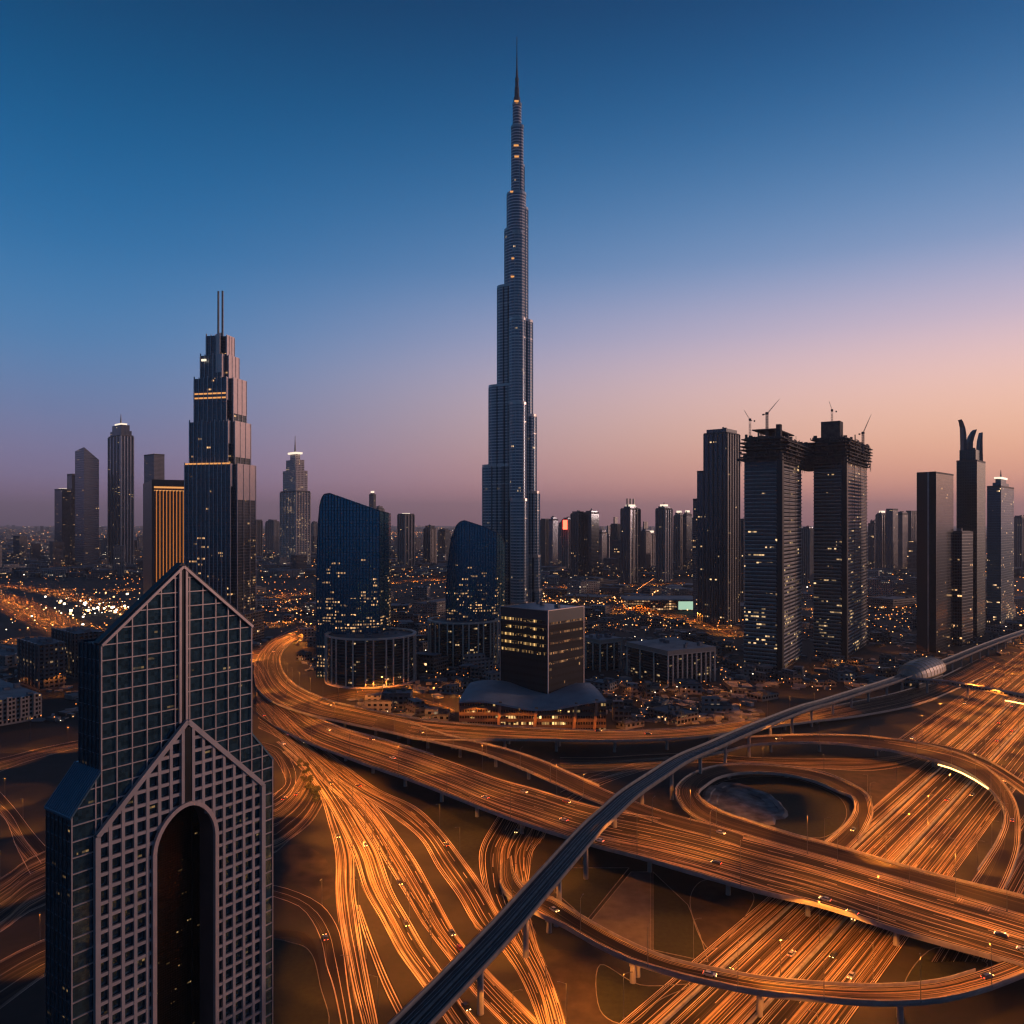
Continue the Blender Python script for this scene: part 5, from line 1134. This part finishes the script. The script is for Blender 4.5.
# ------------------------------------------------------------------ the mass of the far city, nobody could count it
def far_city():
    mb = MB(); rr = random.Random(5)
    for _ in range(5200):
        d = 2400 * (30000 / 2400) ** (rr.random() ** 1.25); x = rr.uniform(-.68, .68) * d
        if d < 3300 and blocked(x, d, 10): continue
        w, l, h = rr.uniform(18, 60) * (1 + d / 9000), rr.uniform(18, 60), rr.uniform(6, 22)
        if rr.random() < .05: h = rr.uniform(40, 110); w = rr.uniform(20, 34) * (1 + d / 12000)
        a = rr.choice([0, .4, .8]); c, s = math.cos(a), math.sin(a); P = [(x + c * i * w / 2 - s * j * l / 2, d + s * i * w / 2 + c * j * l / 2) for i, j in ((-1, -1), (1, -1), (1, 1), (-1, 1))]
        m0 = rr.choice([0, 1, 2]); mb.prism(P, 0, h, m0, 3, u0=rr.uniform(0, 900))
    o = mb.build('far_city', [M['low_lit'], M['low_dark'], M['low_pale'], M['roof_grey']]); tag(o, 'hazy carpet of far low houses and lights reaching the horizon', 'city', kind='stuff')
far_city()
def lights():
    rr = random.Random(9); kinds = [MB(), MB(), MB()]
    def put(x, y, s, k, h=8): kinds[k].box(x - s / 2, y - s / 2, h, x + s / 2, y + s / 2, h + s, bottom=False)
    for _ in range(3300):
        d = 1150 * (26000 / 1150) ** (rr.random() ** 1.1); x = rr.uniform(-.68, .68) * d
        if d < 2600 and blocked(x, d, 4): continue
        put(x, d, (.45 + d / 2500) * (.45 + 1.2 * rr.random() ** 3), rr.choices([0, 1, 2], [7, 3, .6])[0], rr.uniform(5, 12) if d < 3000 else rr.uniform(10, 26))
    # strings of lamps along far streets
    for _ in range(150):
        d = 1200 * (14000 / 1300) ** rr.random(); x = rr.uniform(-.62, .62) * d; a = rr.uniform(-.25, .25) if rr.random() < .7 else 1.2; n = rr.randint(10, 34)
        for i in range(n):
            X, Y = x + math.cos(a) * i * (14 + d / 200), d + math.sin(a) * i * 30
            if not (Y < 2600 and blocked(X, Y, 2)): put(X, Y, (.6 + Y / 2400) * rr.uniform(.6, 1.1), 0 if rr.random() < .85 else 1, 9)
    for _ in range(1500):
        u, v = rr.uniform(0, 1024), rr.uniform(600, 722); p = G(u, v, 6)
        if u > 700 and v > 690 or blocked(p.x, p.y, 1) or on_road(p.x, p.y, 3): continue
        put(p.x, p.y, .55 * rr.uniform(.6, 1.3) * p.y / 900, rr.choices([0, 1, 2], [6, 4, .8])[0], rr.uniform(3, 9))
    for _ in range(90):
        u, v = rr.gauss(88, 26), rr.gauss(607, 6); p = G(u, max(v, 590), 8); put(p.x, p.y, rr.uniform(.5, 1) + 2.6 * rr.random() ** 2, rr.choice([1, 2, 2]), 8)
    for _ in range(160):
        u, v = rr.uniform(540, 705), rr.gauss(598, 7); p = G(u, max(v, 580), 8)
        if not blocked(p.x, p.y, 0): put(p.x, p.y, rr.uniform(.7, 2.2), rr.choice([0, 1, 1]), 8)
    for k, (m, lab) in enumerate((('amber_bulb', 'scattered amber street lights of the city'), ('warm_bulb', 'scattered yellow white street lights of the city'), ('white_bulb', 'scattered cold white lights of the city'))):
        tag(kinds[k].build('city_lights', M[m]), lab, 'city lights', kind='stuff')
M['amber_bulb'] = emit_mat('amber_bulb', (1, .30, .06), 3.4); M['warm_bulb'] = emit_mat('warm_bulb', (1, .50, .18), 4); M['white_bulb'] = emit_mat('white_bulb', (1, .8, .55), 6)
lights()
# ------------------------------------------------------------------ street lamps
def lamp_proto(h, e, double):
    r = empty('street_lamp'); pole = MB(); pole.cyl(0, 0, .16, 0, h, .09, 6); pole.cyl(0, 0, .3, 0, .6, .3, 6)
    arm = MB(); hd = []
    for s in ((-1, 1) if double else (1,)):
        arm.bar((0, 0, h - .1), (s * 2.2, 0, h + .5), .1); q = MB(); q.box(s * 2.2 - .1, -.16, h + .42, s * 2.2 + .75 * s + .1 if s > 0 else -2.1, .16, h + .6) if s > 0 else q.box(-2.95, -.16, h + .42, -2.1, .16, h + .6); hd.append(q)
    ch = [pole.build('pole', M['steel'], r), arm.build('arm', M['steel'], r)] + [q.build('lamp_head', M['steel'], r) for q in hd]
    ld = bpy.data.lights.new('sodium_light', 'SPOT'); ld.energy = e; ld.color = (1, .29, .03); ld.spot_size = R(140); ld.spot_blend = .12; ld.shadow_soft_size = .5
    ld.use_nodes = True; N = ld.node_tree.nodes; L = ld.node_tree.links; em = N['Emission']
    tc = N.new('ShaderNodeTexCoord'); sp = N.new('ShaderNodeSeparateXYZ'); L.new(tc.outputs['Normal'], sp.inputs[0])
    z = mth(N, L, 'MAXIMUM', mth(N, L, 'ABSOLUTE', sp.outputs[2]), .43); L.new(mth(N, L, 'DIVIDE', 1.0, mth(N, L, 'POWER', z, 2.6)), em.inputs['Strength'])
    lo = bpy.data.objects.new('sodium_light', ld); C.objects.link(lo); lo.parent = r; lo.location = (1.2 if not double else 0, 0, h + .1)
    ch.append(lo); return r, ch
LP = {}
FAR = MB(); FARL = []
def place_far(kind, p, rz):
    h, e, dbl = kind; FAR.cyl(p.x, p.y, .3, 0, h, .2, 5)
    FAR.bar((p.x - 2.5, p.y, h), (p.x + 2.5, p.y, h + .3), .35); FARL.append((p, h, e))
def place_lamp(kind, p, rz, label, group):
    if p.y > 1050 or 'boulevard' in label: return place_far(kind, p, rz)
    if kind not in LP:
        LP[kind] = lamp_proto(*kind); r, ch = LP[kind]
    else:
        r0, ch0 = LP[kind]; r = r0.copy(); C.objects.link(r)
        for c in ch0: k = c.copy(); C.objects.link(k); k.parent = r
    r.location = p; r.rotation_euler = (0, 0, rz); tag(r, label, 'street lamp', group)
def near_metro(p, m=13): return any((q.x - p.x) ** 2 + (q.y - p.y) ** 2 < m * m for q in MPTS)
WHERE = {'wide flyover': 'widest flyover', 'north flyover': 'long curving flyover', 'ramp flyover': 'narrow ramp flyover', 'inner loop': 'oval loop ramp', 'outer loop': 'tall outer loop flyover', 'south loop': 'lower loop flyover', 'east flyover': 'short ramp by the outer loop'}
ALL = []
def under_deck(p):
    for k, (A, B, _) in ROADS.items():
        for i in range(0, len(A)):
            c = (A[i] + B[i]) / 2
            if c.z > p.z + 3.2 and (c.x - p.x) ** 2 + (c.y - p.y) ** 2 < ((A[i] - B[i]).length / 2 + (8 if c.z > p.z + 7 else 3.5)) ** 2: return True
    return False
def lamp_row(key, spacing, h, e, double=False, t=0.5, dmax=1000, dmin=150, start=10, side_off=.3, stagger=False):
    A, B, _ = ROADS[key]; acc = start; n = 0
    for i in range(1, len(A)):
        m0 = (A[i] + B[i]) / 2; acc += (m0 - (A[i - 1] + B[i - 1]) / 2).length
        if acc < spacing or not dmin < m0.y < dmax: continue
        f = t if not stagger else (t if n % 2 else 1 - t)
        p = A[i].lerp(B[i], f); w = (A[i] - B[i]).length
        if f in (0, 1): p += (p - m0).normalized() * -.25
        if under_deck(p) or near_metro(p) or abs(p.x / max(p.y, 1)) > .8: continue
        if any((p - q).length < spacing * .42 for q in ALL): continue
        acc = 0; n += 1; ALL.append(p.copy()); tg = (B[i] - A[i]) if f <= .5 else (A[i] - B[i])
        place_lamp((h, e, double), p, math.atan2(tg.y, tg.x), f'slender dark street lamp standing on the {WHERE.get(key, "city boulevard" if "boulevard" in key else key)}', f'street lamps of the {"city boulevards" if "boulevard" in key else key}')
    return n
E0 = 6000
cnt = 0
for key, sp_, h, e, dbl, t, dmax, stg in [
    ('wide flyover', 25, 18, E0 * 1.3, False, 0, 1200, True), ('north flyover', 27, 15, E0 * 1.1, False, 0, 1400, False), ('ramp flyover', 30, 12, E0 * .7, False, 1, 900, False),
    ('inner loop', 30, 12, E0 * .7, False, 0, 900, False), ('outer loop', 26, 14, E0 * .95, False, 1, 900, False), ('east flyover', 34, 12, E0 * .7, False, 0, 900, False), ('south loop', 26, 14, E0 * 1.0, False, 1, 900, False),
    ('fan strand one', 32, 13, E0, False, 0, 700, False), ('fan strand two', 32, 13, E0, False, 0, 700, False), ('fan strand three', 30, 14, E0 * 1.1, False, 1, 700, False), ('fan strand four', 32, 13, E0, False, 0, 700, False),
    ('south connector', 32, 13, E0, False, 1, 700, False), ('motorway near carriageway', 36, 17, E0 * 1.8, True, 1.04, 1500, False), ('motorway service lane', 40, 15, E0 * 1.2, False, 0, 1400, False), ('motorway far carriageway', 44, 16, E0 * 1.5, False, 1.0, 1500, False),
    ('collector road', 46, 17, E0 * 1.8, True, .5, 1700, False), ('underpass road', 34, 13, E0, False, 0, 900, False), ('cross road', 34, 13, E0 * .5, False, 0, 900, False), ('park road', 42, 11, E0 * .45, False, 0, 700, False),
    ('west avenue', 42, 18, E0 * 6, True, .5, 2500, False), ('west street', 44, 12, E0 * .4, False, 0, 900, False), ('south slip road', 40, 11, E0 * .5, False, 0, 900, False), ('yard road', 40, 11, E0 * .5, False, 0, 900, False), ('back loop road', 32, 11, E0 * .7, False, 0, 900, False)]:
    cnt += lamp_row(key, sp_, h, e, dbl, t, dmax, 190, stagger=stg)
for key in [k_2 for k_2 in ROADS if 'boulevard' in k_2]:
    cnt += lamp_row(key, 70, 15, E0 * 3, True, .5, 3600, 400)
# lamps added to light the squares and yards between the towers
rr = random.Random(33); k = 0
SQ = [(300, 610), (350, 697), (400, 690), (280, 600), (440, 690), (480, 672), (560, 600), (580, 595), (600, 600), (620, 700), (650, 690), (680, 700), (720, 690), (700, 660), (740, 700), (806, 650), (810, 668), (760, 690), (840, 668), (880, 660), (900, 650), (970, 645), (950, 655), (620, 612), (660, 612), (540, 606), (560, 706), (520, 720), (470, 720), (600, 722), (640, 610), (880, 610), (900, 600), (30, 700), (60, 690), (10, 690), (120, 590), (90, 600), (60, 590), (30, 640), (270, 625), (420, 660), (500, 605), (850, 690), (800, 690), (30, 740)]
for u, v in SQ:
    p = G(u, v)
    if any(math.hypot(p.x - a, p.y - b) < c * .7 for a, b, c in FP): continue
    k += 1; nn = min(LAND, key=lambda q: math.hypot(q[0] - p.x, q[1] - p.y))
    place_lamp((16, E0 * .5, True), p, rr.uniform(0, 3), f'tall added lamp lighting the yards near {nn[2]}', 'added yard lamps between the towers')
ld0 = None
fo = FAR.build('far_street_lamps', M['steel']); tag(fo, 'rows of far street lamps along the city boulevards and the distant avenue', 'street lamps', kind='stuff')
for p, h, e in FARL:
    if ld0 is None: _, ch0 = lamp_proto(15, E0 * 8, True); ld0 = ch0[-1].data; [bpy.data.objects.remove(c) for c in ch0]; bpy.data.objects.remove(_)
    lo = bpy.data.objects.new('sodium_light', ld0); C.objects.link(lo); lo.parent = fo; lo.location = (p.x, p.y, h + .2)
print('LAMPS', cnt, k, len(FARL))
# ------------------------------------------------------------------ vehicles
def car_mat(name, col): m, N, L, b = new_mat(name); b.inputs['Base Color'].default_value = (*col, 1); b.inputs['Metallic'].default_value = .4; b.inputs['Roughness'].default_value = .3; b.inputs['Coat Weight'].default_value = .6; return m
PAINTS = [('white', (.7, .7, .7)), ('silver', (.38, .38, .4)), ('black', (.02, .02, .022)), ('dark red', (.22, .02, .02)), ('navy', (.02, .04, .12))]
M['car_glass'] = car_mat('car_glass', (.02, .022, .025)); M['tyre'] = rough_mat('tyre', (.02, .02, .02), rough=.9)
M['head_lamp'] = emit_mat('head_lamp', (1, .52, .18), 14); M['tail_lamp'] = emit_mat('tail_lamp', (1, .10, .03), 9)
def car_proto(name, col):
    pm = car_mat('paint_' + name.replace(' ', '_'), col); r = empty('car')
    sec = [(-2.25, .45, .75, .80), (-2.2, .35, .95, .86), (-1.5, .28, 1.0, .9), (0, .26, 1.0, .91), (1.2, .28, .95, .9), (2.0, .32, .82, .86), (2.28, .42, .68, .72)]
    b = MB()
    for (xa, la, ha, wa), (xb, lb, hb, wb) in zip(sec, sec[1:]):
        for s in (-1, 1): b.face([(xa, s * wa, la), (xb, s * wb, lb), (xb, s * wb, hb), (xa, s * wa, ha)][::s])
        b.face([(xa, -wa, ha), (xb, -wb, hb), (xb, wb, hb), (xa, wa, ha)])
    for x, l, h, w, f in ((sec[0] + (0,)), (sec[-1] + (1,))): b.face([(x, -w, l), (x, w, l), (x, w, h), (x, -w, h)][::1 if f else -1])
    b.face([(-1.35, -.62, 1.42), (.35, -.62, 1.42), (.35, .62, 1.42), (-1.35, .62, 1.42)])
    c = MB(); lo = [(-1.95, .82, .99), (1.15, .82, .99)]; hi = [(-1.37, .64, 1.41), (.37, .64, 1.41)]
    P = lambda q, s: (q[0], s * q[1], q[2])
    for s in (-1, 1): c.face([P(lo[0], s), P(lo[1], s), P(hi[1], s), P(hi[0], s)])
    c.face([P(lo[1], -1), P(lo[1], 1), P(hi[1], 1), P(hi[1], -1)]); c.face([P(lo[0], 1), P(lo[0], -1), P(hi[0], -1), P(hi[0], 1)])
    ch = [b.build('body', pm, r), c.build('windows', M['car_glass'], r)]
    for x in (-1.4, 1.4):
        for y in (-.8, .8):
            w = MB(); n = 10
            for i in range(n):
                a0, a1 = 2 * math.pi * i / n, 2 * math.pi * (i + 1) / n
                w.face([(x + .33 * math.cos(a0), y - .1, .33 + .33 * math.sin(a0)), (x + .33 * math.cos(a1), y - .1, .33 + .33 * math.sin(a1)), (x + .33 * math.cos(a1), y + .1, .33 + .33 * math.sin(a1)), (x + .33 * math.cos(a0), y + .1, .33 + .33 * math.sin(a0))])
            for yy in (y - .1, y + .1): w.face([(x + .33 * math.cos(2 * math.pi * i / n), yy, .33 + .33 * math.sin(2 * math.pi * i / n)) for i in range(n)])
            ch.append(w.build('wheel', M['tyre'], r))
    for y in (-.6, .6):
        ch.append(MB().box(2.14, y - .2, .6, 2.30, y + .2, .76).build('headlight', M['head_lamp'], r)); ch.append(MB().box(-2.30, y - .2, .68, -2.2, y + .2, .84).build('tail_light', M['tail_lamp'], r))
    return r, ch
CP = {}
rr = random.Random(77); ncar = 0; spots = []
def put_car(p, rz, pitch, where):
    global ncar
    nm, col = rr.choices(PAINTS, [1.5, 3, 6, 1.5, 2])[0]
    if nm not in CP: CP[nm] = car_proto(nm, col); r = CP[nm][0]
    else:
        r0, ch0 = CP[nm]; r = r0.copy(); C.objects.link(r)
        for c in ch0: k = c.copy(); C.objects.link(k); k.parent = r
    r.location = p; r.rotation_euler = (0, -pitch, rz); ncar += 1
    tag(r, f'{nm} car with lit lamps driving along the {where}', 'car', f'cars on the {where}')
for key, n_, rev in [('wide flyover', 24, .5), ('fan strand three', 10, 0), ('fan strand two', 7, 0), ('fan strand four', 6, 1), ('fan strand one', 4, 0), ('motorway near carriageway', 20, 0), ('motorway far carriageway', 22, 1), ('south connector', 4, 0),
                    ('north flyover', 8, 0), ('outer loop', 5, 1), ('south loop', 5, 0), ('inner loop', 4, 1), ('ramp flyover', 4, 0), ('collector road', 9, 1), ('cross road', 5, 0), ('park road', 3, 1)]:
    n = max(1, int(n_ * .6)); A, B, lanes = ROADS[key]; c = 0; t_ = 0
    while c < n and t_ < 400:
        t_ += 1; i = rr.randint(1, len(A) - 2); ln = rr.randint(0, lanes - 1); f = (ln + .5) / lanes; p = A[i].lerp(B[i], f); q = A[i + 1].lerp(B[i + 1], f); j = rr.random(); p = p.lerp(q, j) if j < .9 else p
        if not 200 < p.y < 1100 or abs(p.x / p.y) > .66 or any((p - s).length < 9 for s in spots): continue
        d = q - A[i].lerp(B[i], f)
        if d.length < .1: continue
        back = (f > .5) if rev == .5 else bool(rev)
        if back: d = -d
        if any(abs((A2[k_i] + B2[k_i]).y / 2 - p.y) < 30 and abs((A2[k_i] + B2[k_i]).x / 2 - p.x) < 20 and .3 < (A2[k_i].z - p.z) < 3 for kk, (A2, B2, _) in ROADS.items() if kk != key for k_i in range(0, len(A2), 2)): continue
        spots.append(p.copy()); put_car(p + Vector((0, 0, .03)), math.atan2(d.y, d.x), math.asin(max(-1, min(1, d.z / d.length))), WHERE.get(key, key)); c += 1
print('CARS', ncar)
# ------------------------------------------------------------------ roadside bushes
def bush(x, y, s, seed, label):
    q = random.Random(seed); r = empty('bush', (x, y, 0)); tag(r, label, 'bush', 'bushes by the back loop road'); m = MB()
    for _ in range(260):
        a = q.uniform(0, 6.28); e = q.uniform(0, 1); rad = s * (.35 + .65 * q.random()); c = Vector((math.cos(a) * rad * math.sqrt(1 - e * e * .8), math.sin(a) * rad * math.sqrt(1 - e * e * .8), s * .25 + e * s * 1.1 * q.random() ** .5))
        u = Vector((q.uniform(-1, 1), q.uniform(-1, 1), q.uniform(-1, 1))).normalized() * s * .17; w = u.cross(Vector((q.uniform(-1, 1), q.uniform(-1, 1), q.uniform(-1, 1)))).normalized() * s * .14
        m.face([c - u, c + w, c + u, c - w])
    m.build('crown', M['leaf'], r); t = MB(); t.cyl(0, 0, .12 * s, 0, s * .7, .06 * s, 6); t.build('trunk', M['bark'], r)
M['leaf'] = rough_mat('leaf', (.16, .15, .05), (.07, .08, .03), .8, rough=.8); M['bark'] = rough_mat('bark', (.12, .08, .05), rough=.9)
for i in range(17):
    q = random.Random(i + 50); t = i / 26; u, v = 300 + 30 * t + q.uniform(-4, 4), 764 + 62 * t + q.uniform(-3, 3)
    if i > 18: u, v = q.uniform(325, 333), q.uniform(860, 930)
    p = G(u, v); bush(p.x, p.y, q.uniform(1.3, 2.6), i, 'lamp lit leafy bush in the row between the fan strands and the back loop road' if i <= 18 else 'low bush on the verge beside the leftmost fan strand')
